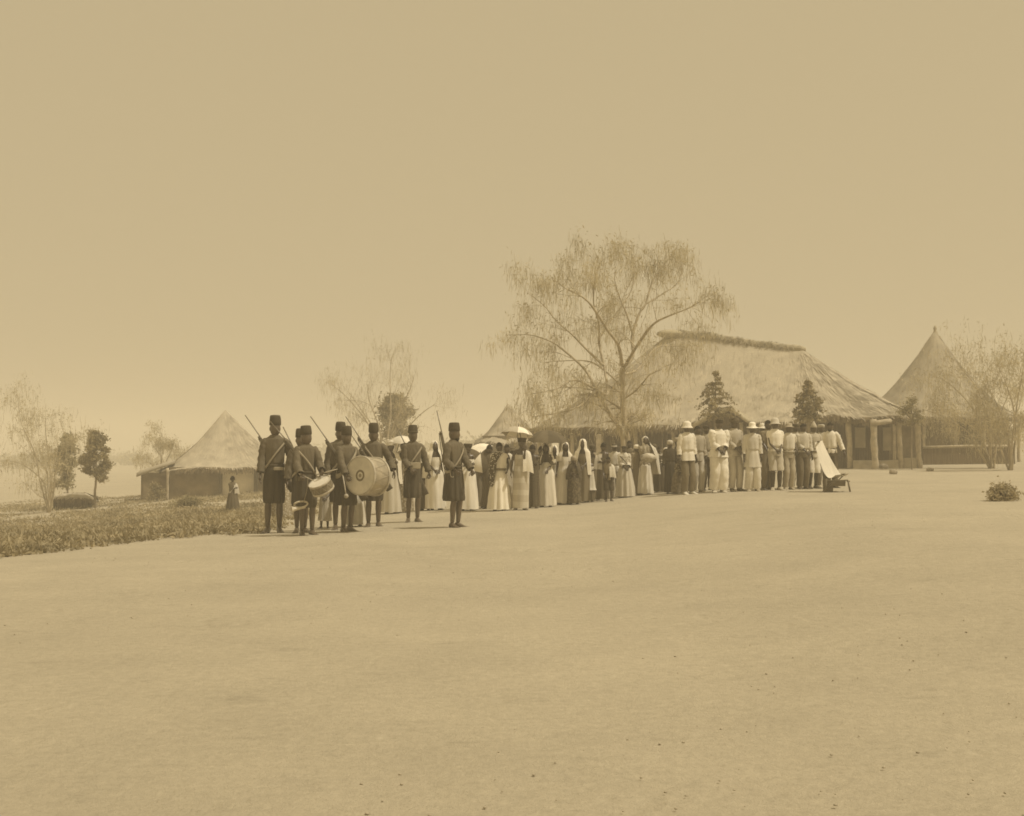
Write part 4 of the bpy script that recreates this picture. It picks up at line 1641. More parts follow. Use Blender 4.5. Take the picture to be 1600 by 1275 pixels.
    def hair(s, puff=1.0, m=None):
        mb = MB()
        sd = s.rn.uniform(0, 30)

        def fn(d):
            return 1.05 * puff + .035 * noise.noise(d * 5 + Vector((sd, 0, 0)))
        rows = []
        for i in range(9):
            ph = PI * .56 * i / 8
            row = []
            for j in range(22):
                th = 2 * PI * j / 22
                d = Vector((math.sin(ph) * math.cos(th), math.sin(ph) * math.sin(th), math.cos(ph)))
                lift = .05 * max(0, -d.y) * (ph / 1.7) ** 2
                q = fn(d)
                row.append(s.Hm @ Vector((d.x * .076 * q, d.y * .096 * q + .006, d.z * .118 * q + lift + .004)))
            rows.append(row)
        mb.grid(rows[::-1], True)
        return mb.obj('hair', m or M_HAIR, s.e)

    def beard(s):
        mb = MB()
        c = s.Hm @ Vector((0, -.05, -.085))
        mb.sphere(c, (.05, .045, .045), 12, 8, fn=lambda d: 1 + .2 * noise.noise(d * 4))
        return mb.obj('beard', M_HAIR, s.e)

    def kerchief(s, m, tail=True):
        """a cloth bound round the head"""
        s.hat_rows('kerchief', [(.0, .083), (.015, .092), (.07, .097), (.11, .088), (.135, .06), (.143, .02)], m, lump=.06)

    def square_cap(s, m):
        s.hat_rows('square_cap', [(.02, .088), (.03, .098), (.09, .112), (.125, .118), (.13, .11), (.132, .03)], m, lump=.02, sy=1.0)


def bake_bodies():
    dg = bpy.context.evaluated_depsgraph_get()
    new = []
    for o, ex, m in BODIES:
        ev_ = o.evaluated_get(dg)
        me = bpy.data.meshes.new_from_object(ev_)
        vs = [tuple(v.co) for v in me.vertices]
        fs = [tuple(p.vertices) for p in me.polygons]
        bpy.data.meshes.remove(me)
        new.append((o, vs, fs, ex, m))
    for o, vs, fs, ex, m in new:
        mb = MB()
        mb.add(vs, fs)
        mb.add(ex.v, ex.f)
        mb.m[len(fs):] = ex.m
        o.modifiers.clear()
        o.data = mb.mesh('body', [m, M_EYE])


# ---- materials of the uniforms
U_TUNIC = mat('jersey', tone(0.105), 0.85, 0.22, 5, 0.9, 13, stretch=(1, 1, 0.3), spec=0.35)
U_DARK = mat('breeches_cloth', tone(0.062), 0.9, 0.2, 5, 0.8, 12, stretch=(1, 1, 0.15), spec=0.3)
U_FEZ = cloth(0.06)
U_STRAP, U_POUCH = cloth(0.34), cloth(0.3)


def soldier(label, u, fez_top, vf=None, Y=None, yaw=25, hy=0, hp=0, arms='butt', bulk=.9, grip=(False, True), strap=1, pouch=None, hatband=False, flare=.21, hem=.47, skn=.08):
    p = hit(u, vf) if Y is None else on_ground((u - CX) / F * Y, Y)
    tot = P(u, fez_top, p.y).z - p.z
    top = HZ - (p.z + tot * 1.75 / 1.828 - CZ) / p.y * F
    s = Person(label, u, top, vf, Y, yaw, hy, hp, arms, sk=skn, bulk=bulk, grip=grip, stance=.055 + .03 * ((int(u) * 7) % 10) / 10, group='soldiers in dark uniform and tall fez')
    s.top('tunic', U_TUNIC, hem=.9, slv=.97, r0=.074, r1=.062, full=.98, fold=1.5)
    b = s.bulk
    # baggy knee breeches: one full cloth body, drawn in between the legs at the hem
    prof = [(1.05, .148 * b, .125 * b, .01), (.97, .168 * b, .15 * b, .02), (.75, (.155 + flare * .12) * b, .17 * b, .035), (hem + .04, flare * .86 * b, .185 * b, .05), (hem - .01, flare * .8 * b, .172 * b, .05), (hem, flare * .6 * b, .13 * b, .02)]
    s.loft('breeches', prof, U_DARK, 54, 9, sub=4)
    bl = s.belt(cloth(0.07), r=.9)
    s.fez(U_FEZ, h=s.rn.uniform(.15, .175), band=cloth(0.09) if hatband else None)
    if strap:
        s.strap(U_STRAP, side=strap, w=.022, r=1.0)
    if pouch:
        s.pouch(U_POUCH, *pouch).parent = bl
    return s


M1 = soldier('tallest soldier, leftmost of the line, in dark uniform and fez', 427, 648, vf=832, yaw=8, hy=18, arms='butt', strap=1, pouch=(.07, -.17, 1.0, (.15, .05, .05)))
M2 = soldier('soldier with a side drum slung before him, head turned to the right', 478, 664, vf=836, yaw=28, hy=24, arms='drum', grip=True, strap=-1, bulk=.95)
M2b = soldier('soldier half hidden behind the side drummer', 470, 669, Y=M2.p.y + 1.15, yaw=18, arms='down', grip=False)
M3 = soldier('bass drummer with a wide pale strap, second drummer from the left', 541, 665, vf=831, yaw=40, hy=-8, arms=((-.17, -.3, .95), (.2, -.28, 1.1)), grip=(True, False), strap=0, bulk=.95)
M3.strap(U_STRAP, side=1, w=.04, r=1.02)
M3b = soldier('soldier standing directly behind the bass drummer', 530, 658, Y=M3.p.y + 1.0, yaw=16, arms='down', grip=False)
M4 = soldier('soldier facing the camera just behind the big bass drum', 584, 661, vf=823, yaw=8, hy=4, hp=8, arms='cradle', strap=-1, grip=False)
M5 = soldier('soldier with a pale belt pouch and a banded fez, second from the right', 645, 663, vf=816, yaw=18, hy=10, arms=((-.1, -.25, .99), (.3, -.06, .93)), grip=(True, True), strap=1, pouch=(.0, -.19, 1.06, (.19, .06, .12)), hatband=True)
M6 = soldier('bearded soldier standing apart at the right end of the line, in profile', 709, 659, vf=824, yaw=52, hy=22, arms=((-.2, -.22, 1.0), (.12, -.3, .98)), grip=(True, True), strap=1, bulk=.97, flare=.23)
M6.beard()
for sl, (x, z) in ((M6, (.19, .9)),):     # pale hook hanging at his belt
    mb = MB()
    mb.tube(catmull([(-.19, -.08, 1.03), (-.2, -.09, .97), (-.2, -.1, .9), (-.19, -.13, .875), (-.18, -.15, .885)], 4), .007, 6)
    mb.obj('belt_hook', cloth(0.4), sl.e)


# ---- rifles
def rifle(label, m, b, bright=False):
    """from muzzle m to butt b (world points)"""
    m, b = Vector(m), Vector(b)
    d = (m - b)
    L = d.length
    d.normalize()
    e = empty('rifle', b, label, 'rifle', 'rifles of the soldiers')
    up = Vector((d.z, 0, -d.x)) if abs(d.x) > .01 else Vector((1, 0, 0))
    up = (up - d * up.dot(d)).normalized()
    sd = d.cross(up)

    def sec(t, h0, h1, w):
        c = b + d * (t * L)
        return [c + up * (h0 + (h1 - h0) * q) + sd * (w * x) for x, q in ((-1, .15), (-.7, 0), (.7, 0), (1, .15), (1, .85), (.7, 1), (-.7, 1), (-1, .85))]
    mb = MB()
    mb.grid([sec(0, -.1, .03, .02), sec(.02, -.105, .032, .022), sec(.16, -.07, .03, .021), sec(.24, -.03, .022, .018), sec(.29, -.025, .025, .018), sec(.34, -.022, .028, .022), sec(.5, -.02, .026, .02), sec(.72, -.012, .018, .015)], True, cap0=True, cap1=True)
    stk = wpart(mb, 'stock', M_WOOD, e)
    mb = MB()
    mb.tube([b + d * (L * t) + up * .03 for t in (.33, .4, .7, 1.0)], [.015, .013, .011, .009], 8)
    bar = wpart(mb, 'barrel', M_STEEL, e)
    for t in (.5, .7):
        mb = MB()
        mb.tube([b + d * (L * t - .012) + up * .012, b + d * (L * t + .012) + up * .012], .027, 8)
        mb.obj('barrel_band', M_STEEL, bar)
    mb = MB()
    mb.tube([b + d * (L * .33) + up * .02, b + d * (L * .33) + up * .02 + sd * .07, b + d * (L * .31) + up * .0 + sd * .085], .007, 6)
    mb.obj('bolt', M_STEEL, bar)
    mb = MB()
    mb.tube(catmull([b + d * (L * .27) - up * .02, b + d * (L * .29) - up * .055, b + d * (L * .34) - up * .02], 4), .004, 5)
    mb.obj('trigger_guard', M_STEEL, stk)
    mb = MB()
    mb.tube(catmull([b + d * (L * .12) - up * .08, b + d * (L * .4) - up * .06, b + d * (L * .7) - up * .02], 4), .008, 5)
    mb.obj('sling', cloth(.12), stk)
    return e


def rifle_px(label, s, mz, bt, dm, db):
    return rifle(label, P(mz[0], mz[1], s.p.y + dm), P(bt[0], bt[1], s.p.y + db))


rifle_px('rifle slung across the back of the tallest soldier', M1, (381, 650), (461, 765), .24, .3)
rifle_px('pale-barrelled rifle of the side drummer crossing before the tallest soldier', M2, (419, 659), (505, 758), .16, .34)
rifle_px('rifle of the soldier half hidden behind the side drummer', M2b, (440, 668), (492, 772), .24, .28)
rifle_px('long rifle slung on the back of the bass drummer', M3, (483, 652), (573, 779), .24, .3)
rifle_px('long rifle of the soldier just behind the bass drum', M4, (538, 652), (612, 764), .24, .3)
rifle_px('rifle of the soldier directly behind the bass drummer', M3b, (546, 680), (606, 764), .26, .3)
rifle_px('rifle of the soldier with the pale belt pouch', M5, (616, 664), (668, 772), .22, .24)
rifle_px('upright rifle of the bearded soldier at the right end', M6, (680, 642), (706, 757), .22, .24)


# ---- drums
def drum(name, label, c, nrm, R, L, ring=False, group=None, st=.3):
    """c: centre of the visible head, nrm: its outward normal"""
    c, nrm = Vector(c), Vector(nrm).normalized()
    e = empty(name, c - nrm * L / 2, label, 'drum', group)
    a = nrm.orthogonal().normalized()
    b = nrm.cross(a)

    def circ(q, r, n=40):
        return [q + a * (math.cos(2 * PI * j / n) * r) + b * (math.sin(2 * PI * j / n) * r) for j in range(n)]
    mb = MB()
    mb.grid([circ(c - nrm * L, R * .985), circ(c, R * .985)], True)
    wpart(mb, 'shell', mat('drum_shell_%d' % (st * 100), tone(st), .5, .25, 5, .1, 20, spec=.4), e)
    hm = mat('drum_skin', tone(.62), .7, .14, 5, .1, 10)
    for q, sgn in ((c, 1), (c - nrm * L, -1)):
        mb = MB()
        rows = [circ(q + nrm * (.004 * sgn), r) for r in (R * .985, R * .8, R * .5, R * .2)] + [circ(q + nrm * (.004 * sgn), .001)]
        mb.grid(rows if sgn > 0 else [x for x in rows], True)
        dh = wpart(mb, 'drum_head', hm, e)
        face = dh if sgn > 0 else face
        mb = MB()
        for off in (0,):
            path = circ(q - nrm * (.012 * sgn), R * 1.01)
            w = .022
            mb.grid([circ(q - nrm * (w * sgn), R * .99), circ(q - nrm * (w * sgn), R * 1.035), circ(q + nrm * (.014 * sgn), R * 1.035), circ(q + nrm * (.014 * sgn), R * .97)], True)
        wpart(mb, 'hoop', mat('drum_hoop', tone(.42), .6, .2, 10), e)
    mb = MB()
    k = 10
    pts = []
    for j in range(2 * k + 1):
        th = 2 * PI * j / (2 * k)
        pts.append(c - nrm * (.02 if j % 2 else L - .02) + a * (math.cos(th) * R * 1.03) + b * (math.sin(th) * R * 1.03))
    for p0, p1 in zip(pts, pts[1:]):
        m_ = (p0 + p1) / 2
        mb.tube([p0, m_, p1], .003, 5)
    wpart(mb, 'tension_rope', mat('drum_rope', tone(.38), .9, .2), e)
    if ring:
        mb = MB()
        q = c + nrm * .007
        mb.grid([circ(q, R * .3), circ(q, R * .19)], True)
        mb.obj('painted_ring', mat('drum_paint', tone(.2), .8, .2), face)
        mb = MB()
        mb.grid([circ(q, R * .1), circ(q, R * .001)], True)
        mb.obj('painted_spot', mat('drum_paint2', tone(.3), .8, .2), face)
    return e


bd = P(563, 743, M3.p.y - .45)
drum('bass_drum', 'big bass drum with a dark ring painted on its pale skin', bd, (-.58, -.80, .07), .345, .4, ring=True)
sdm = P(499, 753, M2.p.y - .38)
drum('side_drum', 'side drum tilted at the hips of the left drummer', sdm, (-.34, -.42, .84), .2, .17, st=.16)


def stick(name, label, a, b, r=.009, knob=0.0, m=None, group=None):
    a, b = Vector(a), Vector(b)
    mb = MB()
    mb.tube([a, a.lerp(b, .5), b], [r, r, r * .7], 8)
    if knob:
        mb.sphere(b, (knob, knob, knob), 12, 8)
    o = mb.obj(name, m or M_PALEWOOD)
    return tag(o, label, name.replace('_', ' '), group)


def hand_at(s, i):
    return s.e.matrix_basis @ s.W[i]


for s_ in (M2, M3, M5, M6):
    s_.e.matrix_basis = Matrix.Translation(s_.p) @ Matrix.Rotation(s_.yaw, 4, 'Z') @ Matrix.Scale(s_.H / 1.75, 4)
h = hand_at(M2, 1)
stick('drumstick', 'drumstick in the far hand of the side drummer, above his drum', h + Vector((-.09, 0, -.06)), P(527, 733, h.y - .1))
h = hand_at(M2, 0)
stick('drumstick', 'drumstick in the near hand of the side drummer, resting on the drum edge', h + Vector((-.04, 0, .03)), P(492, 752, sdm.y - .1))
h = hand_at(M3, 0)
stick('drum_mallet', 'round-headed drum mallet in the hand of the bass drummer', h + Vector((-.06, -.02, .02)), P(541, 775, h.y - .12), .012, .042)


def horn():
    c = P(470, 790, M2.p.y - .3)
    e = empty('horn', c, 'pale curled horn hanging at the thighs of the side drummer', 'horn')
    mb = MB()
    pts = []
    for j in range(17):
        th = 2 * PI * j / 16 + PI * .9
        pts.append(c + Vector((math.cos(th) * .12, .02 * math.sin(2 * th), math.sin(th) * .052 + .02 + math.cos(th) * .012)))
    mb.tube(pts, [.014 + .004 * (j / 16) for j in range(17)], 8)
    wpart(mb, 'tubing', M_BRASS, e)
    mb = MB()
    q = c + Vector((.09, -.03, -.03))
    mb.tube([q, q + Vector((-.08, -.01, -.012)), q + Vector((-.17, -.03, -.025)), q + Vector((-.22, -.045, -.035)), q + Vector((-.235, -.05, -.037))], [.014, .02, .034, .05, .06], 12, caps=False)
    wpart(mb, 'bell', M_BRASS, e)
    mb = MB()
    mb.tube(catmull([c + Vector((.05, 0, .06)), c + Vector((.1, .02, .25)), c + Vector((.12, .06, .5))], 4), .006, 5)
    wpart(mb, 'cord', cloth(.25), e)


horn()


# ------------------------------------------------------------------ the crowd
GW = 'women and children in the crowd'
GM = 'men in the crowd'
WHITE, PALE, TAN, MID, DARK, BLK = .74, .56, .36, .22, .085, .045

# ---- behind the soldiers
p = Person('child in a pale wrap seen between the two drummers', 507, 742, Y=M2.p.y + 2.3, sk=.062, child=True, arms='clasp', group=GW)
p.wrap(cloth(.45), hem=.25, flare=.22); p.hair()
p = Person('woman in a spotted wrap mostly hidden behind the tallest soldier', 437, 706, vf=811, yaw=10, arms='fold', group=GW)
p.wrap(cloth(.2, 'dots', .5, 26), w=.24, flare=.36, pl=.05); p.hair()
p = Person('figure in a white robe hidden behind the bass drum', 556, 702, Y=M3.p.y + 1.9, arms='down', group=GW)
p.wrap(cloth(PALE), flare=.24); p.top('blouse', cloth(PALE)); p.kerchief(cloth(WHITE))
p = Person('woman in a loose white robe and pale headcloth just right of the bass drum', 611, 689, vf=803, yaw=12, hy=-15, arms='fold', group=GW)
p.wrap(cloth(.5), flare=.24); p.shawl(cloth(WHITE), length=.72, wide=1.05); p.turban(cloth(.6))
p = Person('woman under the small pale parasol left of the soldier with the belt pouch', 629, 688, vf=801, yaw=-5, arms='holdup_r', grip=True, group=GW)
p.wrap(cloth(.2, 'dots', .46, 24), flare=.26); p.shawl(cloth(.42), length=1.0); p.hair()
WP1 = p
p = Person('small dark-clad child beside the soldier with the belt pouch', 665, 710, vf=797, yaw=-10, arms='clasp', child=True, sk=.055, group=GW)
p.wrap(cloth(.11), flare=.25, z0=1.36); p.shawl(cloth(.1), length=.95); p.kerchief(cloth(.09))
p = Person('woman wrapped head to foot in white between the last two soldiers', 681, 689, vf=797, yaw=18, arms='clasp', group=GW)
p.wrap(cloth(WHITE), flare=.27, w=.24, pl=.04); p.veil(cloth(WHITE), length=.82, open_=34, wide=1.15)
p = Person('woman in a white toga and square dark headscarf behind the bearded soldier', 729, 693, vf=798, yaw=6, arms='fold', group=GW)
p.wrap(cloth(.7), flare=.31, w=.22, pl=.06, k=5); p.drape(cloth(WHITE), side=-1); p.square_cap(cloth(.06))
p = Person('woman in grey holding the white and dark parasol', 747, 698, Y=hit(745, 795).y + .4, yaw=4, arms='holdup', grip=True, group=GW)
p.wrap(cloth(.16), flare=.25); p.shawl(cloth(.13), length=.95); p.hair(1.06)
WP2 = p
# ---- women
p = Person('woman in a white dress with a spotted shawl over one arm', 780, 691, vf=798, yaw=6, hy=6, arms='hip', group=GW, sk=.055)
p.skirt(cloth(WHITE), w=.2, flare=.31, pl=.05); p.top('blouse', cloth(WHITE), hem=1.0, slv=.35, full=1.02); p.belt(cloth(.2), z=1.06, r=1.0)
p.shawl(cloth(.08, 'dots', .6, 22), length=.62, gap=(40, 80, 105, 125), grot=PI / 2, wide=1.1); p.hair(1.05)
p = Person('woman peering over the shoulder of the one in the white dress', 790, 694, Y=hit(785, 797).y + .9, arms='down', group=GW)
p.wrap(cloth(.4)); p.shawl(cloth(.55)); p.hair()
p = Person('dark-haired woman behind the spotted shawl', 765, 695, Y=hit(785, 797).y + 1.2, hy=-10, arms='down', group=GW)
p.wrap(cloth(.12)); p.top('blouse', cloth(.12)); p.hair(1.1)
p = Person('woman in a wide dark hat and pale collar in the second row', 800, 699, Y=hit(785, 797).y + 1.5, arms='down', group=GW)
p.wrap(cloth(.3)); p.top('blouse', cloth(.6)); p.brim(cloth(.1), crown=.07, br=.17)
p = Person('tall woman in a straight tan wrap and square dark cap, arm bent to her chin', 813, 684, vf=797, yaw=4, arms='chin', sk=.062, group=GW)
p.wrap(cloth(.42, 'stripe', .5, 1.1), w=.2, flare=.2, pl=.015); p.square_cap(cloth(.05)); p.drape(cloth(.7), side=1, name='scarf')
WP3 = p
p = Person('woman in a dark checked wrap beside the straight tan one', 833, 695, vf=794, yaw=-6, arms='fold', sk=.055, group=GW)
p.wrap(cloth(.06, 'check', .11, 26), w=.18, flare=.19); p.hair(1.12)
p = Person('woman in a white veil and pale wrap under the big dark umbrella', 854, 693, vf=792, yaw=0, grip=(True, False), arms=((-.24, -.16, 1.22), (.05, -.24, 1.02)), sk=.055, group=GW)
p.wrap(cloth(.6), w=.22, flare=.27, z0=1.2); p.veil(cloth(WHITE), length=1.32, open_=52); p.shawl(cloth(.07), length=1.16, gap=(4, 6, 10, 30))
WP4 = p
p = Person('small woman in a white veil in the second row under the umbrella', 867, 696, Y=hit(866, 790).y + .8, arms='down', sk=.062, group=GW)
p.wrap(cloth(.6)); p.veil(cloth(WHITE), length=1.0, open_=30)
p = Person('woman with a white headcloth and bare shoulders in a white wrap', 881, 691, vf=788, yaw=4, arms='down', sk=.055, group=GW)
p.wrap(cloth(WHITE), w=.21, flare=.27, pl=.035); p.veil(cloth(WHITE), length=1.36, open_=48, wide=.95)
p = Person('short woman in a dark spotted dress with a tan headband', 897, 713, vf=788, yaw=4, arms='bundle', sk=.062, group=GW, child=True)
p.wrap(cloth(.07, 'floral', .13, 14), w=.23, flare=.27, pl=.03); p.shawl(cloth(.08, 'dots', .16, 20), length=.9, wide=1.1, gap=(12, 18, 26, 46)); p.kerchief(cloth(.3))
p = Person('figure shrouded in one tall white cloth behind the short dark woman', 909, 686, Y=hit(905, 788).y + .7, yaw=-8, arms='clasp', sk=.055, group=GW)
p.wrap(cloth(.16), w=.2, flare=.22); p.veil(cloth(WHITE), length=.78, open_=26, wide=.95)
p = Person('child in a pale cloth with hands at the chest', 921, 713, vf=784, yaw=14, arms='fold', sk=.062, child=True, group=GW)
p.wrap(cloth(.56), hem=.45, flare=.27, z0=1.36); p.skirt(cloth(.11), z0=.62, hem=.06, w=.22, flare=.22, name='under_skirt'); p.hair()
p = Person('bare-shouldered dark woman with folded arms behind the children', 941, 692, Y=hit(940, 783).y + .45, yaw=-6, arms='fold', sk=.062, group=GW)
p.wrap(cloth(.1), flare=.2, z0=1.3); p.hair(1.15); p.drape(cloth(.45), side=-1)
p = Person('boy in dark shorts with a pale cloth round his neck', 951, 713, vf=783, yaw=4, arms='front', sk=.055, child=True, group=GW)
p.trousers(cloth(.06), r0=.115, r1=.12, zend=.42, name='shorts'); p.top('vest', cloth(.2), hem=.82, slv=.0); p.drape(cloth(.6), side=1, name='neck_cloth'); p.hair()
p = Person('man in a dark brimmed hat with a pale band among the women', 961, 694, Y=hit(960, 779).y + .6, yaw=6, arms='down', sk=.06, group=GM)
p.top('shirt', cloth(.62)); p.trousers(cloth(.4)); p.brim(cloth(.07), band=cloth(.6), crown=.09)
p = Person('woman in a white gown and dark cap with a strap across her chest', 977, 696, vf=777, yaw=8, arms='clasp', sk=.062, group=GW)
p.skirt(cloth(.5), w=.24, flare=.33, pl=.06); p.top('blouse', cloth(.62, 'floral', .4, 16), hem=.98, slv=.95, r0=.085, r1=.075); p.strap(cloth(.1), side=-1, w=.02); p.cap(cloth(.06))
p = Person('bare-headed youth looking over the woman in the white gown', 983, 688, Y=hit(980, 777).y + 1.1, yaw=-6, arms='down', sk=.055, group=GM)
p.top('shirt', cloth(.14)); p.trousers(cloth(.12)); p.hair()
p = Person('child in a round white bonnet behind the woman in the white gown', 993, 695, Y=hit(994, 776).y + .7, yaw=30, hy=20, arms='down', sk=.06, group=GW)
p.wrap(cloth(.2)); p.top('blouse', cloth(.2)); p.kerchief(cloth(WHITE))
p = Person('woman with a pale pointed veil and a bundle held to her waist', 1008, 682, vf=773, yaw=6, hy=-8, arms='bundle', sk=.062, group=GW)
p.skirt(cloth(.66), w=.2, flare=.24, z0=.95); p.top('wrap_blouse', cloth(.24, 'floral', .42, 12), hem=.7, slv=.5, flare=.02); p.veil(cloth(.66), length=.62, open_=50, wide=1.06, side=1.2)
BUND = p
p = Person('woman in a ruffled floral dress in the shade', 1031, 698, vf=769, yaw=-8, arms='clasp', sk=.055, group=GW)
p.skirt(cloth(.085), w=.22, flare=.25); p.top('blouse', cloth(.08, 'floral', .55, 13), hem=.9, slv=.9, r0=.09, r1=.08, full=1.1); p.hair()
p = Person('child in a frilled white bonnet behind the ruffled dress', 1040, 700, Y=hit(1038, 769).y + .7, yaw=6, arms='down', sk=.062, child=True, group=GW)
p.wrap(cloth(.1)); p.top('blouse', cloth(.3)); p.kerchief(cloth(.7))
p = Person('woman in a long dark gown and small white cap beside the men', 1048, 688, vf=771, yaw=6, arms='down', sk=.062, group=GW)
p.skirt(cloth(.055), w=.19, flare=.22); p.top('blouse', cloth(.07), hem=.98, slv=.95); p.kerchief(cloth(.5))
p = Person('girl in a wide mottled skirt at the elbow of the man in the white jacket', 1061, 716, vf=771, yaw=-4, arms='clasp', sk=.062, child=True, group=GW)
p.skirt(cloth(.14, 'floral', .2, 9), w=.3, flare=.4, z0=1.1); p.top('blouse', cloth(.1, 'floral', .3, 12), hem=1.0); p.hair()


# ---- heads of the second row
for lab, u, top, uu, vv, dy, tn, hd in (('dark-haired woman in the shadow of the big umbrella', 843, 697, 843, 793, .9, .1, 0), ('woman in a dark headcloth behind the child in the pale cloth', 927, 695, 927, 784, 1.2, .16, .07),
                                 ('woman with a pale shoulder cloth between the dark gown and the ruffled dress', 1022, 694, 1022, 770, 1.3, .3, .1), ('youth in a tan cap behind the girl in the mottled skirt', 1058, 684, 1058, 771, .9, .3, .3)):
    p = Person(lab, u, top, Y=hit(uu, vv).y + dy, arms='down', sk=.06, group=GW, yaw=RND.uniform(-15, 15))
    p.wrap(cloth(tn)); p.shawl(cloth(tn * 1.4))
    if hd:
        p.kerchief(cloth(hd))
    else:
        p.hair(1.05)


# ---- men
def man(label, u, top, vf=None, Y=None, shirt=.6, trous=.4, hat=None, yaw=12, hy=0, arms='clasp', bulk=1.0, slv=.95, hem=.9, r0=.1, r1=.078, zend=.07, stock=None, shoes=.2, sk=.062, coat=False, belt=None, shape=1.0, **kw):
    s = Person(label, u, top, vf, Y, yaw, hy, kw.get('hp', 0), arms, sk=sk, bulk=bulk, group=GM, shoes=shoes)
    s.trousers(cloth(trous), r0, r1, zend)
    s.top('jacket' if coat else 'shirt', cloth(round(shirt * .9, 3)), hem=hem, slv=slv, full=shape, r0=kw.get('sl', .08), r1=kw.get('cuff', .058), flare=kw.get('flare', 0))
    if stock:
        s.stockings(cloth(stock))
    if belt:
        s.belt(cloth(belt), z=1.0, r=.95)
    if hat is None:
        s.hair()
    else:
        getattr(s, hat[0])(cloth(hat[1]), **(hat[2] if len(hat) > 2 else {}))
    return s


man('man in a white sun helmet, white jacket and dark trousers', 1074, 660, vf=772, shirt=.75, trous=.15, hat=('helmet', .72), yaw=26, arms='down', coat=True, hem=.82, flare=.02, shape=1.1, shoes=.55, r1=.085)
man('slim man in a tan jacket behind the one in the sun helmet', 1090, 665, Y=hit(1090, 770).y + .25, shirt=.42, trous=.5, yaw=24, hy=10, arms='down', coat=True, hem=.82, shoes=.3)
man('man in dark trousers in the second row beside the burly man', 1105, 664, Y=hit(1104, 768).y + .7, shirt=.4, trous=.09, hat=('cap', .06), yaw=10, arms='down', shoes=.05)
man('burly man in a loose white smock and wide white trousers', 1122, 655, vf=769, shirt=.78, trous=.68, hat=('cap', .05, {'h': .09}), yaw=14, arms='clasp', bulk=1.22, r0=.115, r1=.125, hem=.84, flare=.03, sl=.1, cuff=.085, shoes=.45, sk=.055)
man('man in a dark turban and tan tunic with clasped hands', 1149, 654, vf=767, shirt=.46, trous=.48, hat=('turban', .1), yaw=22, hy=12, arms='clasp', bulk=1.05, hem=.86, shoes=.1)
man('man in a tall white hat and long pale smock', 1176, 662, vf=767, shirt=.6, trous=.6, hat=('brim', .8, {'crown': .12, 'br': .15}), yaw=6, arms='down', bulk=1.05, hem=.62, flare=.05, r1=.11, shoes=.3, sk=.055)
man('man in a white brimmed hat in the second row', 1190, 663, Y=hit(1190, 766).y + .8, shirt=.3, trous=.2, hat=('brim', .78, {'crown': .1, 'br': .15}), yaw=14, arms='down')
man('bare-headed man in a brown shirt and olive trousers', 1198, 656, vf=765, shirt=.2, trous=.22, yaw=20, hy=10, arms=((-.1, -.2, .96), (.1, -.22, 1.02)), hem=.98, slv=.55, shoes=None)
man('man in a bright white shirt, pale cap and dark stockings', 1212, 655, vf=766, shirt=.85, trous=.44, hat=('helmet', .5), yaw=10, arms='clasp', bulk=1.1, hem=.96, slv=.45, zend=.46, r1=.1, stock=.06, shoes=.35)
man('man in a tan felt hat, pale vest and tan trousers', 1231, 662, vf=765, shirt=.68, trous=.34, hat=('brim', .34, {'crown': .09, 'br': .14}), yaw=16, arms='hip', hem=.96, slv=.5, shoes=.3, belt=.3)
man('man in a dark flat cap between the felt hat and the pale shirt', 1243, 661, Y=hit(1243, 764).y + .25, shirt=.4, trous=.14, hat=('cap', .1), yaw=14, arms='front', hem=.98, shoes=.1)
man('bare-headed man in a pale shirt and dark trousers beside the pointed cap', 1254, 661, vf=764, shirt=.58, trous=.12, yaw=12, arms=((-.02, -.24, 1.0), (.22, -.1, .9)), hem=.98, slv=.9, shoes=None)
man('man in a pointed cap, tan blouse and pale knee breeches', 1269, 662, vf=763, shirt=.46, trous=.62, hat=('cone', .42), yaw=14, hy=10, arms='down', bulk=1.1, hem=.96, zend=.42, r1=.1, stock=.05, shoes=.05, belt=.15)
man('man in a soft pale cap in the second row near the deck chair', 1284, 662, Y=hit(1283, 762).y + .3, shirt=.5, trous=.3, hat=('cap', .46), yaw=8, arms='down', shoes=.2)
s = man('bearded man in a white shirt standing behind the deck chair', 1299, 659, vf=762, shirt=.74, trous=.09, yaw=-6, hy=-12, arms=((-.3, -.2, .98), (.36, -.12, .86)), hem=.92, shoes=.06)
s.beard()
s = Person('girl in a long dark dress with a white sash alone before the square hut', 364, 745, vf=801, yaw=30, arms='fold', sk=.055, group=GW)
s.skirt(cloth(.1), w=.24, flare=.36, pl=.04); s.top('blouse', cloth(.13), hem=1.0, slv=.9); s.hair(1.5); s.strap(cloth(.6), side=1, w=.03); s.drape(cloth(.5), side=1, name='sash')
bake_bodies()


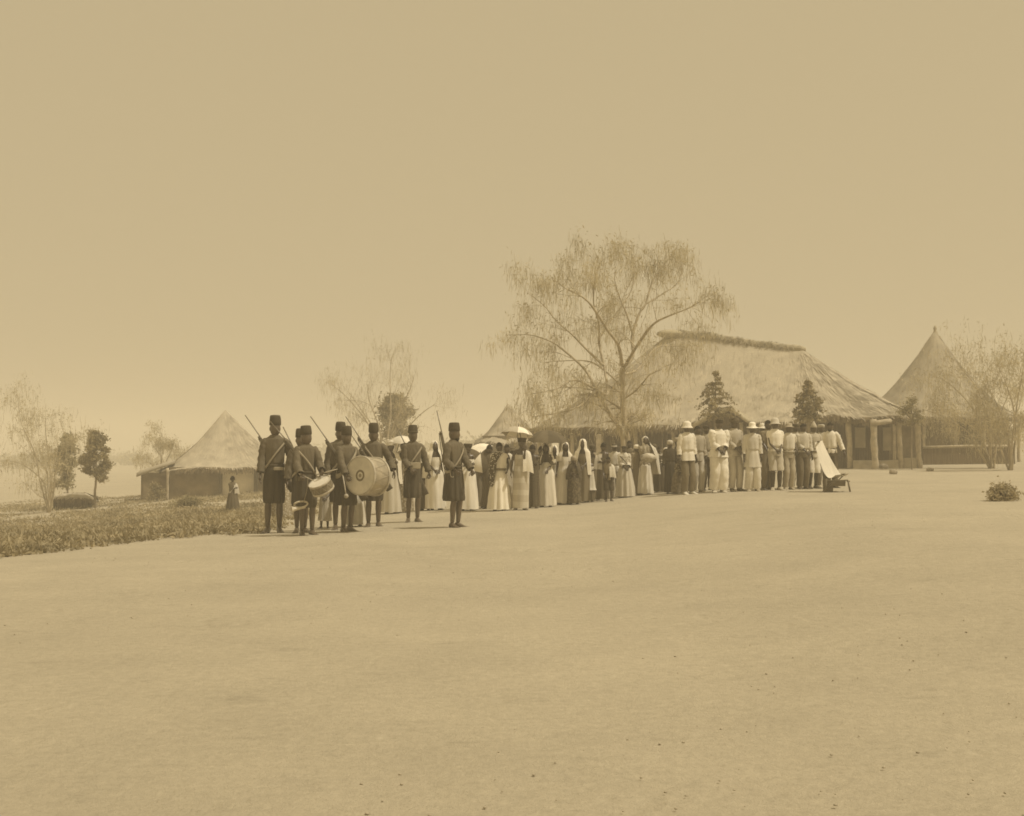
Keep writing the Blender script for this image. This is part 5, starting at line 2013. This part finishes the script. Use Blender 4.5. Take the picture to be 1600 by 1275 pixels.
# ------------------------------------------------------------------ parasols, bundle, deck chair
def parasol(label, hand, apex, nrm, R, tones, depth=.32, shaft=True):
    """apex: top of the canopy; nrm: axis pointing out of the top"""
    apex, nrm = Vector(apex), Vector(nrm).normalized()
    e = empty('parasol', Vector(hand), label, 'parasol', 'parasols and umbrellas over the crowd')
    a = nrm.orthogonal().normalized()
    b = nrm.cross(a)
    n = 8

    def pt(th, t):
        edge = abs(((th * n / (2 * PI)) % 1.0) - .5) * 2          # 1 at a rib, 0 mid panel
        r = R * math.sin(t * 1.15) / math.sin(1.15) * (1 - .05 * (1 - edge) * t)
        d = depth * R * (1 - math.cos(t * 1.15)) / (1 - math.cos(1.15)) * 1.6 * (1 - .1 * (1 - edge) * t)
        return apex - nrm * d + a * (math.cos(th) * r) + b * (math.sin(th) * r)
    for k in range(n):
        mb = MB()
        rows = []
        for i in range(8):
            t = .02 + .98 * i / 7
            rows.append([pt(2 * PI * (k + j / 5) / n, t) for j in range(6)])
        mb.grid(rows, False)
        wpart(mb, 'panel', cloth(tones[k % len(tones)]), e)
        mb = MB()
        mb.tube([pt(2 * PI * k / n, t) - nrm * .008 for t in (.05, .35, .7, 1.0)], .005, 5)
        wpart(mb, 'rib', M_STEEL, e)
    mb = MB()
    mb.tube([apex + nrm * .07, apex, Vector(hand), Vector(hand) + (Vector(hand) - apex).normalized() * .12], [.006, .009, .009, .011], 8)
    wpart(mb, 'shaft', M_WOOD, e)


def hand_w(s, i):
    M = Matrix.Translation(s.p) @ Matrix.Rotation(s.yaw, 4, 'Z') @ Matrix.Scale(s.H / 1.75, 4)
    return M @ (s.W[i] + (s.W[i] - s.E[i]).normalized() * .06)


h = hand_w(WP1, 0)
parasol('small pale parasol behind the soldier with the belt pouch', h, P(627, 681, h.y + .02), (-.05, -.12, 1), .3, (.55, .62))
h = hand_w(WP2, 1)
parasol('tilted parasol with white and dark panels beside the woman in the white toga', h, P(751, 708, h.y - .35), (-.1, -.86, .6), .42, (.8, .12, .1, .1, .78, .8, .14, .12), depth=.3)
h = hand_w(WP3, 1)
parasol('parasol with white and tan panels over the square dark cap', h, P(810, 667, h.y + .25), (.12, .16, 1), .37, (.82, .8, .4, .42, .4, .8, .42, .8))
h = hand_w(WP4, 0)
parasol('big dark umbrella spread over the veiled women', h, P(856, 672, h.y + .3), (.03, -.1, 1), .48, (.1, .12, .085), depth=.36)

mb = MB()
q = hand_w(BUND, 0)
mb.sphere(q + Vector((.0, -.02, .06)), (.2, .13, .12), 16, 10, fn=lambda d: 1 + .16 * noise.noise(d * 2.5))
tag(mb.obj('bundle', cloth(.36, 'floral', .5, 10)), 'mottled cloth bundle held by the woman with the pointed veil', 'bundle')


def deck_chair():
    c = hit(1303, 768)
    Y = c.y
    e = empty('deck_chair', c, 'folding deck chair with a slanting pale canvas at the right end of the men', 'chair')
    wood = cloth(.12)

    def q(u, v, dy=0.0):
        return P(u, v, Y + dy)
    wd = .3
    # slung canvas, seen from the side: from the high back rail down to the low front rail
    mb = MB()
    prof = [(1279, 690), (1284, 705), (1291, 722), (1298, 736), (1304, 744), (1310, 745), (1316, 741)]
    rows = []
    for i, (u, v) in enumerate(catmull([Vector((a, b, 0)) for a, b in prof], 3) and [(p.x, p.y) for p in catmull([Vector((a, b, 0)) for a, b in prof], 3)]):
        t = i / 18
        wv = wd * (.6 + .4 * min(1, t * 2))
        rows.append([q(u + dx * (6 + 5 * min(1, 2 * t)), v - dx * 1.5, -wv + 2 * wv * (dx + 1) / 2) for dx in (-1, -.5, 0, .5, 1)])
    mb.grid(rows, False)
    wpart(mb, 'canvas', cloth(.6), e)
    for dy, off in ((-wd, -4), (wd, 6)):
        for a, b in (((1288 + off * .6, 768), (1318 + off * .5, 740)), ((1290, 752), (1325, 750))):
            mb = MB()
            g = q(b[0], b[1], dy)
            s0, s1 = q(a[0], a[1], dy), g
            for pt_ in (s0, s1):
                pt_.z = max(pt_.z, gz(pt_.x, pt_.y) + .0)
            mb.tube([s0, s0.lerp(s1, .5), s1], .014, 6)
            wpart(mb, 'frame_rail', wood, e)
    for u, v in ((1278, 690), (1317, 741), (1324, 752)):
        mb = MB()
        mb.tube([q(u, v, -wd), q(u + 3, v, wd)], .02, 6)
        wpart(mb, 'cross_rail', wood, e)
    for u in (1325,):
        for dy in (-wd, wd):
            s0 = q(u, 752, dy)
            s1 = on_ground(s0.x + .05, s0.y)
            mb = MB()
            mb.tube([s0, s1], .02, 6)
            wpart(mb, 'leg', wood, e)
    for dy in (-wd, wd):
        s0 = q(1291, 748, dy)
        s1 = on_ground(s0.x - .02, s0.y)
        mb = MB()
        mb.tube([s0, s1], .03, 6)
        wpart(mb, 'leg', wood, e)
    # box seat slung under the canvas
    mb = MB()
    a, b = q(1289, 769), q(1299, 752)
    mb.box(((a.x + b.x) / 2, Y, (a.z + b.z) / 2 + .03), (b.x - a.x, .4, b.z - a.z - .0), jit=.01)
    a, b = q(1289, 761), q(1317, 750)
    mb.box(((a.x + b.x) / 2, Y, (a.z + b.z) / 2), (b.x - a.x, .5, (b.z - a.z) * .8), jit=.015)
    wpart(mb, 'foot_box', wood, e, smooth=False)


deck_chair()

# pale stake standing before the verandah, and a plank on two pegs
q = on_ground(P(935, 690, 47).x, 47)
mb = MB()
hh = P(935, 679, 47).z - q.z
mb.box(q + Vector((0, 0, hh / 2 - .05)), (.17, .07, hh + .1), jit=.012)
tag(mb.obj('stake', M_POST, smooth=False), 'flat pale stake standing before the dark verandah behind the bare-shouldered woman', 'stake')


# ------------------------------------------------------------------ the hot hazy air
def build_haze():
    mb = MB()
    x0, x1, y0, y1, z0, z1 = -1700, 1700, -250, 1700, -7.5, 13.0
    mb.box(((x0 + x1) / 2, (y0 + y1) / 2, (z0 + z1) / 2), (x1 - x0, y1 - y0, z1 - z0))
    m = bpy.data.materials.new('haze_air')
    m.use_nodes = True
    t = m.node_tree
    t.nodes.remove(t.nodes['Principled BSDF'])
    pv = t.nodes.new('ShaderNodeVolumePrincipled')
    pv.inputs['Color'].default_value = (0.97, 0.92, 0.79, 1)
    pv.inputs['Density'].default_value = 0.0038
    t.links.new(pv.outputs[0], t.nodes['Material Output'].inputs['Volume'])
    o = mb.obj('haze', m, smooth=False)
    o['kind'] = 'stuff'
    o['label'] = 'pale hot haze in the air over the whole place'


build_haze()
